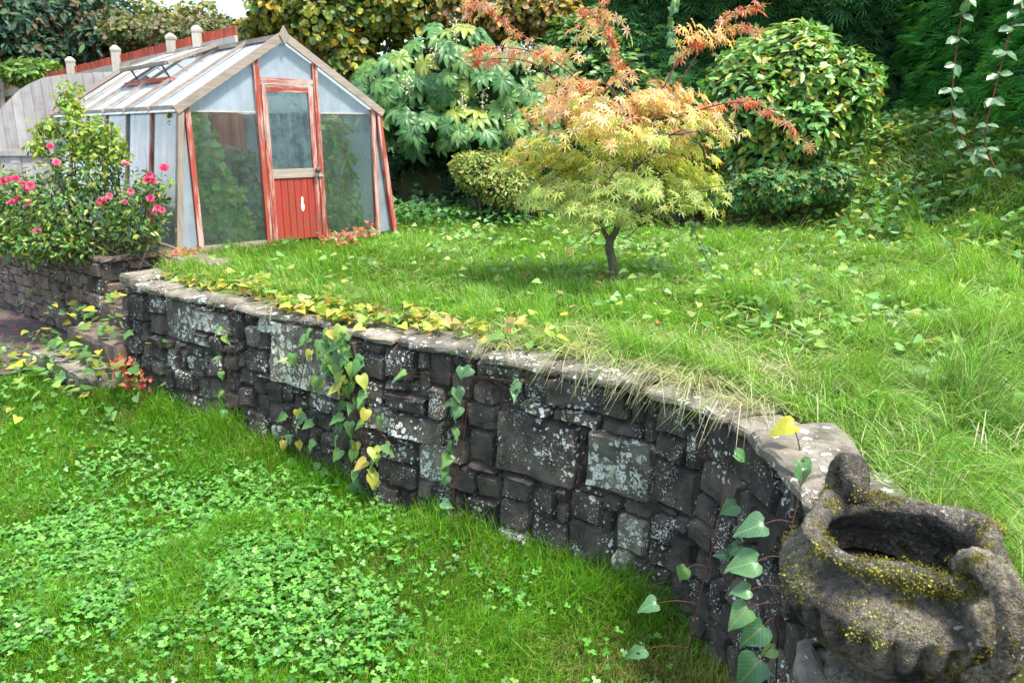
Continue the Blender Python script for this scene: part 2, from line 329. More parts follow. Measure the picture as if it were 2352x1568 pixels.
# leaf templates: (verts, tris); unit length along +y
def T(v, f): return np.array(v, float), np.array(f, np.int64)
OVAL = T([(0, 0, 0), (.20, .32, .05), (.17, .70, .03), (0, 1, -.08), (-.17, .70, .03), (-.20, .32, .05), (0, .5, -.02)], [(0, 1, 6), (1, 2, 6), (2, 3, 6), (3, 4, 6), (4, 5, 6), (5, 0, 6)])
ROUND = T([(0, 0, 0), (.36, .25, .06), (.36, .68, .05), (0, .98, -.06), (-.36, .68, .05), (-.36, .25, .06)], [(0, 1, 2), (0, 2, 3), (0, 3, 4), (0, 4, 5)])
DIAM = T([(0, 0, 0), (.22, .45, .07), (0, 1, -.05), (-.22, .45, .07)], [(0, 1, 2), (0, 2, 3)])
HEART = T([(0, .05, -.02), (.16, -.10, .03), (.36, -.04, .07), (.40, .18, .07), (.27, .52, .03), (0, 1.0, -.12), (-.27, .52, .03), (-.40, .18, .07), (-.36, -.04, .07), (-.16, -.10, .03), (0, .5, -.05)],
          [(0, 1, 2), (0, 2, 3), (0, 3, 10), (3, 4, 10), (4, 5, 10), (5, 6, 10), (6, 7, 10), (7, 0, 10), (0, 7, 8), (0, 8, 9)])
def lobes(k, spread, inner, tipw, back=.0, droop=-.15, lens=None):
    v = [(0, 0, .02)]; f = []
    for i in range(k):
        a = (i / (k - 1) - .5) * spread; L = (1 - .38 * abs(i / (k - 1) - .5) * 2 if lens is None else lens[i])
        d = np.array([math.sin(a), math.cos(a)]); s_ = np.array([d[1], -d[0]])
        b = len(v)
        for t, wd, z in ((.45, tipw, .04), (1.0, 0, droop)):
            if wd: v += [(*(d * L * t + s_ * wd), z), (*(d * L * t - s_ * wd), z)]
            else: v.append((*(d * L * t), z * L))
        f += [(0, b + 1, b + 2), (0, b + 2, b)]
        if inner: pass
    return T(v, f)
MAPLE = lobes(7, math.radians(255), 0, .085)
CLOVER = T([(0, 0, -.03)] + [(math.sin(a) * r, math.cos(a) * r, z) for a, r, z in [(-2.3, .36, .02), (-1.85, .50, .05), (-1.45, .47, .02), (-1.12, .50, .05), (-.80, .27, -.02), (-.45, .50, .05), (-.15, .50, .03), (.15, .55, .05), (.45, .50, .03), (.80, .27, -.02), (1.12, .50, .05), (1.45, .47, .02), (1.85, .50, .05), (2.3, .36, .02)]],
           [(0, i + 1, i) for i in range(1, 14)])
SPRAY = lobes(6, math.radians(95), 0, .035, droop=-.12, lens=[.6, .8, .95, 1.0, .82, .62])
IVY = lobes(5, math.radians(230), 0, .20, droop=-.06, lens=[.5, .7, 1, .7, .5])
BLADE = None

# ------------------------------------------------------------------ terrain
# line of the retaining wall's face (far end to near end), then on towards the urn's pier
WP = spline([(-3.46, 6.84), (-2.62, 6.14), (-1.52, 5.42), (-.83, 4.88), (-.28, 4.56), (.14, 4.27), (.62, 3.93), (.90, 3.64), (1.06, 3.26), (1.12, 2.74), (1.11, 2.40), (1.07, 2.14)], 160)
WS = np.r_[0, np.cumsum(np.linalg.norm(np.diff(WP, axis=0), axis=1))]; WLEN = WS[-1]
WT = unit(np.gradient(WP, axis=0)); WN = np.c_[WT[:, 1], -WT[:, 0]]          # normal to the lower lawn side
WN = np.where((WN @ np.array([-.5, -1]))[:, None] > 0, WN, -WN)
def wall_at(s_):
    x = np.interp(s_, WS, WP[:, 0]); y = np.interp(s_, WS, WP[:, 1]); nx = np.interp(s_, WS, WN[:, 0]); ny = np.interp(s_, WS, WN[:, 1])
    return np.stack([x, y], -1), unit(np.stack([nx, ny], -1))
def wall_pt(s_, z, out=0.0):
    p, n_ = wall_at(s_); z = np.broadcast_to(z, np.shape(p)[:-1]); batter = (.95 - z) * .06
    q = p + n_ * (out + batter)[..., None] if np.ndim(s_) else p + n_ * (out + batter)
    return np.concatenate([q, np.asarray(z)[..., None]], -1)
def wall_hit(u, v):
    """where the sight line meets the wall face: (s, z, point)"""
    d = ray(u, v); best = None
    for i in range(len(WP) - 1):
        a, b = WP[i], WP[i + 1]; e = b - a; den = d[0] * e[1] - d[1] * e[0]
        if abs(den) < 1e-9: continue
        t = (a[0] * e[1] - a[1] * e[0]) / den; k = (a[0] * d[1] - a[1] * d[0]) / den
        if -1e-6 <= k <= 1 + 1e-6 and t > 0 and (best is None or t < best[0]): best = (t, WS[i] + k * (WS[i + 1] - WS[i]))
    if best is None: return None
    return best[1], EYE[2] + d[2] * best[0], EYE + d * best[0]
TD = np.array([-.75, .66]); TD = TD / np.linalg.norm(TD)                 # along the wall line, to the left
UPD = np.array([.66, .75])                                               # up the steps
S0 = np.array([-3.46, 6.86]); S1 = S0 + TD * 1.0                         # mouth of the steps
SIDE_END = S1 + TD * 4.0
back = lambda p, n_, d: p - n_ * d
edge = [np.array([-40., 26.]), SIDE_END + TD * .5, SIDE_END + UPD * .12, S1 + UPD * .12 + TD * .12, S1 + UPD * 1.05 + TD * .1, S0 + UPD * 1.05 - TD * .1, S0 + UPD * .2 - TD * .15]
edge += [WP[i] - WN[i] * .17 for i in range(6, len(WP), 5)] + [np.array([.98, 1.7]), np.array([.98, -30.])]
LOWPOLY = np.array(edge + [np.array([-40., -30.])])
def in_low(p):
    x, y = p[:, 0], p[:, 1]; c = np.zeros(len(p), bool); j = len(LOWPOLY) - 1
    for i in range(len(LOWPOLY)):
        xi, yi = LOWPOLY[i]; xj, yj = LOWPOLY[j]
        hit = ((yi > y) != (yj > y)) & (x < (xj - xi) * (y - yi) / (yj - yi + 1e-12) + xi); c ^= hit; j = i
    return c
def z_low(p):
    p = np.atleast_2d(p); return -.25 + .25 * sstep(4.3, 7.0, p[:, 1]) + (fbm(p, 1.3, 3) - .5) * .07 + .06 * sstep(-3.2, -4.4, p[:, 0])
def z_up(p):
    p = np.atleast_2d(p); x, y = p[:, 0], p[:, 1]
    q = .93 * (x - 3.7) + .36 * (y - 11.0); right = sstep(-1.0, 2.1, q) * 1.35 + sstep(2, 9, q) * .6
    rear = sstep(11.7, 13.3, y) * .95 * sstep(-3.2, -1.2, x)
    hump = .07 * np.exp(-((x - .9) ** 2 + (y - 6.2) ** 2) / 3.0)
    return .925 + np.maximum(right, rear) + hump + (fbm(p, .9, 11) - .5) * .09 + .03 * sstep(4, 9, y)
def axis_grid(a, b, lo, hi, fine, grow=1.35):
    m = list(np.arange(a, b + fine / 2, fine)); st = fine
    while m[-1] < hi: st *= grow; m.append(m[-1] + st)
    st = fine
    while m[0] > lo: st *= grow; m.insert(0, m[0] - st)
    return np.array(m)
def ground(name, zf, keep, fine):
    gx = axis_grid(-6, 8, -400, 400, fine); gy = axis_grid(1, 14, -60, 900, fine)
    X, Y = np.meshgrid(gx, gy); P = np.c_[X.ravel(), Y.ravel()]; z = zf(P); nx = len(gx)
    i = (np.arange(len(gy) - 1)[:, None] * nx + np.arange(nx - 1)[None]).ravel(); q = np.stack([i, i + 1, i + nx + 1, i + nx], -1)
    if keep is not None: q = q[keep(P[q].mean(1))]
    o = Acc().add(np.c_[P, z], quads=q).build(name, 'soil', smooth=True); return tag(o, kind='structure')
ground('lower_ground', z_low, None, .16)
ground('upper_ground', z_up, lambda c: ~in_low(c), .10)

# ------------------------------------------------------------------ retaining wall
def ztop(s_): return .925 + 0 * np.asarray(s_)
def zbase(s_):
    p, _ = wall_at(np.asarray(s_)); return z_low(np.atleast_2d(p)) - .06
def stone(name, s0, s1, z0, z1, mat, parent, proud=None, mapper=None, nx=8, nzz=6, rough=1.0):
    """one rough-hewn block whose face follows the wall"""
    mapper = mapper or wall_pt; proud = R.uniform(.010, .065) if proud is None else proud
    w, h = s1 - s0, z1 - z0; k = R.integers(1, 9999)
    a = np.linspace(0, 1, nx); b = np.linspace(0, 1, nzz); A, B = np.meshgrid(a, b)
    ea = np.minimum(A, 1 - A) * w; eb = np.minimum(B, 1 - B) * h; e = np.minimum(ea, eb)
    ex, ez = min(.2, .016 / w), min(.2, .016 / h); ga = np.r_[0, np.linspace(ex, 1 - ex, nx - 2), 1]; gz = np.r_[0, np.linspace(ez, 1 - ez, nzz - 2), 1]; A2, B2 = np.meshgrid(ga, gz)
    cut = (1 - np.clip(np.hypot(np.maximum(0, .045 - np.minimum(A2, 1 - A2) * w), np.maximum(0, .045 - np.minimum(B2, 1 - B2) * h)) / .0636, 0, 1))
    P2 = np.c_[(A2 * w).ravel(), (B2 * h).ravel()]
    bulge = sstep(0, .0165, np.minimum(np.minimum(A2, 1 - A2) * w, np.minimum(B2, 1 - B2) * h)).ravel()
    wob = (fbm(np.c_[P2 + k], 8, k) - .5) * .042 * rough; wob = .5 * wob + .5 * np.round(wob / .012) * .012
    corner = np.maximum(0, .022 - np.minimum(A2, 1 - A2) * w).ravel() * np.maximum(0, .022 - np.minimum(B2, 1 - B2) * h).ravel() * 900
    ss = s0 + A2.ravel() * w; zz = z0 + B2.ravel() * h
    ss = ss + (noise(P2 + k, 14, k + 1) - .5) * .02 - np.sign(A2.ravel() - .5) * corner * .02
    zz = zz + (noise(P2 + k, 14, k + 2) - .5) * .016 - np.sign(B2.ravel() - .5) * corner * .02
    tilt = (A2.ravel() - .5) * R.normal() * .018 + (B2.ravel() - .5) * R.normal() * .018
    out = -.012 + bulge * proud + (wob + tilt) * (.25 + .75 * bulge)
    fr = mapper(ss, zz, out); bk = mapper(ss, zz, np.full_like(ss, -.09))
    i = (np.arange(nzz - 1)[:, None] * nx + np.arange(nx - 1)[None]).ravel(); q = [np.stack([i, i + 1, i + nx + 1, i + nx], -1)]
    per = list(range(nx)) + [r * nx + nx - 1 for r in range(1, nzz)] + [(nzz - 1) * nx + c for c in range(nx - 2, -1, -1)] + [r * nx for r in range(nzz - 2, 0, -1)]
    V = np.vstack([fr, bk[per]]); m = nx * nzz; L = len(per)
    q.append(np.array([(per[t], m + t, m + (t + 1) % L, per[(t + 1) % L]) for t in range(L)]))
    o = fr.mean(0); ac = Acc().add(V, quads=np.vstack(q))
    ob = ac.build(name, mat, None, False, origin=o); ob.parent = parent; ob.location = Vector(o) - parent.location
    return ob
def packing(length, zt, zb, cell, fixed, sizes):
    """fills the face with rectangular blocks of mixed sizes round the given ones; returns (s0,s1,z0,z1,flag)"""
    nS = int(length / cell); nZ = int((zt - zb) / cell); occ = np.zeros((nZ, nS), bool); out = []
    for s0, s1, z0, z1, fl in fixed:
        a, b = max(0, round(s0 / cell)), min(nS, round(s1 / cell)); c, d = max(0, round((z0 - zb) / cell)), min(nZ, round((z1 - zb) / cell))
        if b > a and d > c and not occ[c:d, a:b].any(): occ[c:d, a:b] = True; out.append((a, b, c, d, fl))
    for r in range(nZ):
        c = 0
        while c < nS:
            if occ[r, c]: c += 1; continue
            w, h = sizes[R.integers(len(sizes))]; k = c
            while k < nS and k < c + w and not occ[r, k]: k += 1
            if k < nS and not occ[r, k] and (k + 1 == nS or occ[r, k + 1]) : k += 1
            t = r
            while t < nZ and t < r + h and not occ[t, c:k].any(): t += 1
            if t + 1 == nZ: t = nZ if not occ[t, c:k].any() else t
            occ[r:t, c:k] = True; out.append((c, k, r, t, 0)); c = k
    return [(a * cell, b * cell, zb + c * cell, zb + d * cell, fl) for a, b, c, d, fl in out]
wall = thing('retaining_wall', 'dark rough stone retaining wall spotted with pale lichen, holding up the lawn', 'wall', (*WP[60], 0))
sv = np.linspace(0, WLEN, 120); core = Acc(); zt_ = ztop(sv) - .004; zb_ = zbase(sv) - .2
rows = []
for j in range(14):
    f = j / 13; zz = zb_ + (zt_ - zb_) * f; rows.append(wall_pt(sv, zz, -.022 + (noise(np.c_[sv, zz], 16, 5) - .5) * .02))
rows.append(wall_pt(sv, zt_, np.full(120, -.17))); V = np.vstack(rows); i = (np.arange(14)[:, None] * 120 + np.arange(119)[None]).ravel()
core.add(V - np.array(wall.location), quads=np.stack([i, i + 1, i + 121, i + 120], -1)).build('mortar', 'mortar', wall, True)
def face_rect(u0, v0, u1, v1, fl):
    a = wall_hit(u0, (v0 + v1) / 2); b = wall_hit(u1, (v0 + v1) / 2); t = wall_hit((u0 + u1) / 2, v0); c = wall_hit((u0 + u1) / 2, v1)
    return (a[0] if a else 0, b[0], c[1], t[1], fl)
fixed = [face_rect(*r) for r in [(385, 688, 447, 785, 2), (635, 745, 800, 895, 2), (1155, 950, 1340, 1100, 3), (1347, 1002, 1510, 1140, 2), (1270, 862, 1460, 945, 1), (447, 722, 535, 764, 2),
         (312, 680, 345, 730, 1), (575, 800, 632, 856, 3), (1095, 885, 1245, 945, 3), (1255, 940, 1455, 1010, 3), (905, 950, 1030, 1005, 3), (970, 1020, 1050, 1100, 2), (1515, 1060, 1610, 1165, 1), (1225, 1175, 1320, 1265, 3), (1320, 1200, 1415, 1330, 3)]]
SZ = [(5, 3), (6, 3), (4, 3), (4, 4), (6, 4), (7, 3), (3, 3), (3, 4), (5, 4), (8, 3), (4, 2), (6, 2), (5, 5), (9, 4)]
MT = {0: None, 1: 'stone', 2: 'stone_pale', 3: 'stone_spot'}
for s0, s1, z0, z1, fl in packing(WLEN, .925, -.345, .0435, fixed, SZ):
    zb = zbase((s0 + s1) / 2)[0]
    if z1 < zb + .03: continue
    g = .005
    mat = MT[fl] or ['stone', 'stone_spot', 'stone', 'stone_spot', 'stone', 'stone_pale'][R.integers(6)] if fl or R.random() > .0 else 'stone'
    if not fl and mat == 'stone_pale' and R.random() < .55: mat = 'stone_spot'
    stone('stone', s0 + g, s1 - g, z0 + g, z1 - g, mat, wall)
# coping slabs
def slab(name, outline, z0, z1, mat, parent, n=3, chip=.02):
    """flat stone with a broken edge: outline (x, y) points, bevelled and uneven"""
    P = np.asarray(outline, float); Q = []
    for i in range(len(P)):
        a, b = P[i], P[(i + 1) % len(P)]; k = max(2, int(np.linalg.norm(b - a) / .06))
        for t in range(k): Q.append(a + (b - a) * t / k)
    Q = np.array(Q); c = Q.mean(0); k = len(Q); Q = Q + unit(Q - c) * (R.normal(size=(k, 1)) * chip * .5)
    layers = [(Q - unit(Q - c) * .012 + R.normal(size=Q.shape) * .004, z0), (Q + R.normal(size=Q.shape) * .004, z0 + (z1 - z0) * .35), (Q + R.normal(size=Q.shape) * .003, z0 + (z1 - z0) * .75), (Q - unit(Q - c) * .014, z1), (c + (Q - c) * .55, z1 + .004)]
    V = np.vstack([np.c_[q, np.full(k, z) + (noise(q, 7, 31) - .5) * .012] for q, z in layers] + [np.array([[*c, z1 + .004]])])
    q = [(l * k + i, l * k + (i + 1) % k, (l + 1) * k + (i + 1) % k, (l + 1) * k + i) for l in range(4) for i in range(k)]
    t = [(4 * k + i, 4 * k + (i + 1) % k, 5 * k) for i in range(k)]
    o = np.array([*c, z0]); ob = Acc().add(V, tris=t, quads=q).build(name, mat, None, False, origin=o)
    ob.parent = parent; ob.location = Vector(o) - parent.location; return ob
s_ = .30
def strip(s0, s1, front, rear):
    f = [wall_at(x) for x in np.linspace(s0, s1, 5)]
    return [p + n_ * (front + R.normal() * .010) for p, n_ in f] + [p - n_ * (rear + R.normal() * .02) for p, n_ in f[::-1]]
slab('coping_slab', strip(-.02, .34, .03, .34), .915, 1.02, 'coping', wall)
while s_ < 6.25:
    L = R.uniform(.38, .68); th = R.uniform(.038, .06)
    slab('coping_slab', strip(s_ + .035, s_ + L, R.uniform(.03, .06), R.uniform(.22, .34)), .921, .921 + th, 'coping', wall); s_ += L
A = [az(u, v, 1.0)[:2] for u, v in [(1725, 985), (1752, 1022), (1798, 1060), (1850, 1092), (1988, 1046), (1962, 1012), (1920, 966), (1840, 968)]]
slab('coping_slab', A, .935, 1.0, 'coping', wall, chip=.012)
A = [az(u, v, .955)[:2] for u, v in [(1852, 1105), (1890, 1150), (1935, 1230), (2130, 1180), (2110, 1150), (2040, 1085), (1990, 1070)]]
slab('coping_slab', A, .885, .955, 'coping', wall, chip=.012)

# ------------------------------------------------------------------ pier and urn
UC = np.array([1.037, 1.86]); UB = .755
pier = thing('stone_pier', 'low lichened stone pier carrying the mossy urn at the wall end', 'pier', (UC[0], UC[1], -.25))
ring = [UC + np.array([math.cos(a) * .215, math.sin(a) * .215]) * (1 / max(abs(math.cos(a)), abs(math.sin(a)))) ** .75 for a in np.linspace(0, 2 * math.pi, 14, endpoint=False)]
slab('cap_stone', ring, UB - .075, UB, 'coping', pier, chip=.015)
def pier_map(ss, zz, out):
    ss = np.asarray(ss); per = 2.1; a = ss / per * 2 * math.pi; k = (1 / np.maximum(np.abs(np.cos(a)), np.abs(np.sin(a)))) ** .75
    r = .18 * k + out + (.8 - zz) * .04; return np.stack([UC[0] + np.cos(a) * r, UC[1] + np.sin(a) * r, zz], -1)
aa = np.linspace(0, 2.1, 25)[:-1]; V = np.vstack([pier_map(aa, np.full(24, z), np.full(24, -.03)) for z in (-.3, .776)])
Acc().add(V - np.array(pier.location), quads=[(i, (i + 1) % 24, 24 + (i + 1) % 24, 24 + i) for i in range(24)]).build('mortar', 'mortar', pier)
zc = -.25
while zc < .7:
    h = min(R.uniform(.12, .2), .776 - zc); s_ = R.uniform(0, .2); e = s_ + 2.1
    while s_ < e - .1:
        w = min(R.uniform(.2, .38), e - s_); stone('stone', s_ + .006, s_ + w - .006, zc + .006, zc + h - .006, 'stone_spot', pier, mapper=pier_map); s_ += w
    zc += h
urn = thing('stone_urn', 'weathered fluted stone urn with scroll handles, patched with yellow moss', 'urn', (UC[0], UC[1], UB))
ns_urn = 0
prof = [(.0, 0), (.14, 0), (.145, .03), (.10, .055), (.085, .085), (.12, .105), (.19, .15), (.245, .20), (.282, .25), (.300, .30), (.298, .335), (.275, .37), (.236, .395), (.214, .408), (.210, .420), (.226, .432), (.242, .443), (.250, .456), (.244, .470), (.226, .476), (.206, .470), (.194, .455), (.190, .425), (.225, .37), (.262, .30), (.24, .20), (.16, .13), (0, .12)]
pz = spline(np.array([(r, z, 0) for r, z in prof]), 100); ns = 320; th = np.linspace(0, 2 * math.pi, ns, endpoint=False)
V = []
for i, (r, z, _) in enumerate(pz):
    outer = i < 70
    fl = np.abs(np.sin(th * 14)) ** .5 if outer else 0 * th
    amp = .046 * float(sstep(.12, .17, z) * (1 - sstep(.30, .335, z))) if outer else 0
    wav = .012 * np.sin(th * 4 + .6) * float(sstep(.42, .46, z)) + .008 * np.sin(th * 7) * float(sstep(.42, .46, z))
    rr = max(r, .001) - amp * (1 - fl) + wav * (1 if r > .1 else 0)
    p = np.c_[np.cos(th) * rr, np.sin(th) * rr, z + 0 * th + .010 * np.sin(th * 3 + 1) * float(sstep(.42, .46, z))]
    d = (fbm(p + 5, 14, 2) - .5) * .011 + (fbm(p, 55, 6) - .5) * .016
    V.append(p + unit(np.c_[p[:, :2], np.full(ns, .12)]) * (d * (1 if outer else .6))[:, None])
URNV = np.vstack(V); i = np.arange(99)[:, None] * ns; j = np.arange(ns)[None]; k = (j + 1) % ns
bowl = Acc().add(URNV, quads=np.stack([i + j, i + k, i + ns + k, i + ns + j], -1).reshape(-1, 4)).build('bowl', 'urn', urn, True)
def handle(ang, prof_):
    d = np.array([math.cos(ang), math.sin(ang), 0]); P = [d * r + np.array([0, 0, z]) for r, z in prof_]
    pp = spline(P, 34); t = np.linspace(0, 1, 34); rad = .026 + .009 * np.exp(-((t - .3) / .16) ** 2) + .010 * sstep(.7, 1, t) - .006 * (t < .06)
    a = Acc(); sd_ = np.array([-d[1], d[0], 0]); tn = unit(np.gradient(pp, axis=0)); up_ = np.cross(tn, sd_); k_ = 16
    th_ = np.arange(k_) / k_ * 2 * math.pi; rows = []
    groove = 1 - .22 * np.exp(-((np.cos(th_ * 1.0 + 0)) / .3) ** 2) * (np.sin(th_) > 0)
    for q, r, u_ in zip(pp, rad, up_):
        rows.append(q + r * groove[:, None] * (1.25 * np.cos(th_)[:, None] * sd_ + np.sin(th_)[:, None] * u_))
    v = np.vstack(rows); v = v + rdir(len(v)) * .003 + unit(v - np.repeat(pp, k_, 0)) * ((fbm(v, 30, 4) - .5) * .014)[:, None]
    ii = np.arange(33)[:, None] * k_; jj = np.arange(k_)[None]; kk = (jj + 1) % k_
    a.add(v, quads=np.stack([ii + jj, ii + kk, ii + k_ + kk, ii + k_ + jj], -1).reshape(-1, 4))
    a.add(pp[[0, -1]]); e = a.n - 2
    a.f3 += [np.stack([np.arange(k_), (np.arange(k_) + 1) % k_, np.full(k_, e)], -1), np.stack([33 * k_ + np.arange(k_), 33 * k_ + (np.arange(k_) + 1) % k_, np.full(k_, e + 1)], -1)]
    a.build('handle', 'urn', urn, True); return v
HV = [handle(math.radians(101), [(.225, .445), (.212, .49), (.222, .535), (.252, .558), (.288, .535), (.305, .47), (.306, .40), (.295, .33)]), handle(math.radians(-77), [(.212, .462), (.205, .488), (.225, .512), (.270, .524), (.318, .502), (.352, .45), (.364, .38), (.350, .31), (.31, .255), (.262, .235)])]
Acc().add([(math.cos(t) * .25, math.sin(t) * .25, .27 + .01 * math.sin(5 * t)) for t in np.linspace(0, 6.283, 24, endpoint=False)] + [(0, 0, .25)], tris=[(i, (i + 1) % 24, 24) for i in range(24)]).build('soil', 'shadesoil', urn)  # disc added to make the urn's inside look deeply shaded
# moss tufts on the urn's rim, shoulder and handles
mp_ = np.vstack([URNV[ns * 32:ns * 78]] + HV); rr = np.hypot(mp_[:, 0], mp_[:, 1])
f = fbm(mp_, 11, 41) + .10 * sstep(.40, .46, mp_[:, 2]) + .05 * sstep(0, .25, mp_[:, 0]) * (mp_[:, 2] > .38); sel = (f > .60) & (mp_[:, 2] > .20) & (rr > .17); cand = mp_[sel]; cn_ = len(cand)
ma = Acc()
idx = R.integers(0, cn_, 15000); p = cand[idx] + R.normal(size=(15000, 3)) * .006; nr = unit(np.c_[p[:, :2] * .9, np.full(len(p), .16)] + R.normal(size=(len(p), 3)) * .14)
yel = fbm(p, 8, 77)[:, None]; colm = np.where(yel > .5, jit([(.34, .31, .05), (.40, .38, .06), (.22, .24, .04)], 15000), jit([(.10, .12, .015), (.20, .19, .03), (.16, .11, .04)], 15000))
ma.scatter(DIAM, p, nr + R.normal(size=p.shape) * .6, rdir(len(p)), R.uniform(.004, .010, len(p)), colm)
tag(ma.build('moss', 'moss', urn), kind='stuff')

# ------------------------------------------------------------------ steps and side wall by the rose bed
steps = thing('stone_steps', 'worn stone steps rising beside the wall end, strewn with pink petals', 'steps', (*(S0 + TD * .5), .0))
for k_ in range(5):
    f0 = S0 + UPD * (.32 * k_ - .52) - TD * (-.02 if k_ > 1 else .06); f1 = S1 + UPD * (.32 * k_ - .52) + TD * (.1 if k_ == 0 else 0)
    slab('step', [f0, f1, f1 + UPD * .40, f0 + UPD * .40], -.1 if k_ == 0 else .2 * k_ - .02, .20 * (k_ + 1) - .01, 'pink' if k_ else 'coping', steps, chip=.012)
side = thing('side_wall', 'reddish brown old stone wall holding up the rose bed beside the steps', 'wall', (*S1, 0))
LSIDE = 4.2
def side_map(ss, zz, out):
    ss = np.asarray(ss); nS = np.array([-.66, -.75]); c1 = 1.25
    a = (S1 + UPD * .16)[None] + UPD[None] * (np.maximum(0, c1 - ss))[:, None] + TD[None] * np.maximum(0, ss - c1)[:, None]
    n_ = np.where((ss < c1)[:, None], -TD[None], nS[None]); q = a + n_ * (np.asarray(out) + .0)[:, None]
    return np.c_[q, zz]
for s0, s1, z0, z1, fl in packing(1.25 + LSIDE, .97, -.08, .0525, [], [(5, 3), (6, 3), (7, 2), (4, 2), (5, 2), (8, 3)]):
    if s0 < 1.25 < s1: s1 = 1.25 if 1.25 - s0 > s1 - 1.25 else s1; s0 = s0 if s1 == 1.25 else 1.25
    if s1 - s0 < .05: continue
    stone('stone', s0 + .005, s1 - .005, z0 + .005, z1 - .005, 'pink' if R.random() < .8 else 'stone_spot', side, R.uniform(.01, .03), side_map, 5, 4, .7)
a = Acc(); ss = np.r_[np.linspace(0, 1.25, 8), np.linspace(1.2501, 1.25 + LSIDE, 14)]; V = np.vstack([side_map(ss, np.full(22, z), np.full(22, -.03)) for z in (-.15, .968)])
a.add(V - np.array(side.location), quads=[(i, i + 1, 23 + i, 22 + i) for i in range(21)]).build('mortar', 'mortar', side)
for k_ in range(3):
    p0 = S1 + UPD * (.16 + 1.25 - .42 * k_); slab('coping_slab', [p0 + TD * -.04, p0 + TD * .26, p0 + TD * .26 - UPD * .40, p0 - TD * .04 - UPD * .40], .972, 1.02, 'pink', side)
# path
tv = np.linspace(-.15, 6, 40); sv2 = np.linspace(0, 1, 7); V = []
for t in tv:
    for f in sv2:
        wd = 1.05 + .18 * math.sin(t * 2.3) + .1 * math.sin(t * 5.1); q = S1 + TD * t + UPD * (.14 - (.55 if t < .1 else 0) * 0 - f * wd); V.append(q)
V = np.array(V); V = np.c_[V, z_low(V) + .014 + (fbm(V, 5, 9) - .5) * .02]
tag(Acc().add(V, quads=[(a * 7 + b, a * 7 + b + 1, a * 7 + 8 + b, a * 7 + 7 + b) for a in range(39) for b in range(6)]).build('path', 'path', smooth=True), kind='structure')


# ------------------------------------------------------------------ greenhouse
GY = .73; GW, GLN, GE, GR, GF = 2.29, 5.2, 1.52, 2.26, .22; GO = np.array([-3.39, 8.39, .965])
gd = np.array([math.cos(GY), math.sin(GY), 0]); gs = np.array([-math.sin(GY), math.cos(GY), 0])
def GL(a, b, z): return GO + gd * a + gs * b + np.array([0, 0, z])
gh = thing('greenhouse', 'weathered timber greenhouse with red painted door frame and open roof vent', 'greenhouse', GO, GY)
def roofz(a): return GE + (GR - GE) * (1 - abs(a - GW / 2) / (GW / 2))
def gb(name, a, b, w, h, mat, up=(0, 1, 0), parent=gh):
    d = np.abs(np.asarray(b, float) - np.asarray(a, float)); k_ = int(np.argmax(d)); mat = mat + ('_x', '_y', '')[k_] if mat in ('redwood', 'greywood', 'post') else mat
    return Acc().beam(a, b, w, h, up).build(name, mat, parent)
def pane(name, pts, mat, parent=gh, t=.006):
    P = np.asarray(pts, float); k = len(P); nrm = unit(np.cross(P[1] - P[0], P[2] - P[0])); V = np.vstack([P, P + nrm * t])
    a = Acc()
    for base, rev in ((0, 1), (k, 0)):
        idx = [base + i for i in range(k)];
        if rev: idx = idx[::-1]
        if k == 4: a.f4.append(np.array([idx]))
        else: a.f3 += [np.array([[idx[0], idx[i], idx[i + 1]]]) for i in range(1, k - 1)]
    a.f4.append(np.array([(i, (i + 1) % k, k + (i + 1) % k, k + i) for i in range(k)])); a.v.append(V); a.c.append(np.ones((2 * k, 3))); a.n = 2 * k
    return a.build(name, mat, parent)
D0, D1 = .845, 1.475
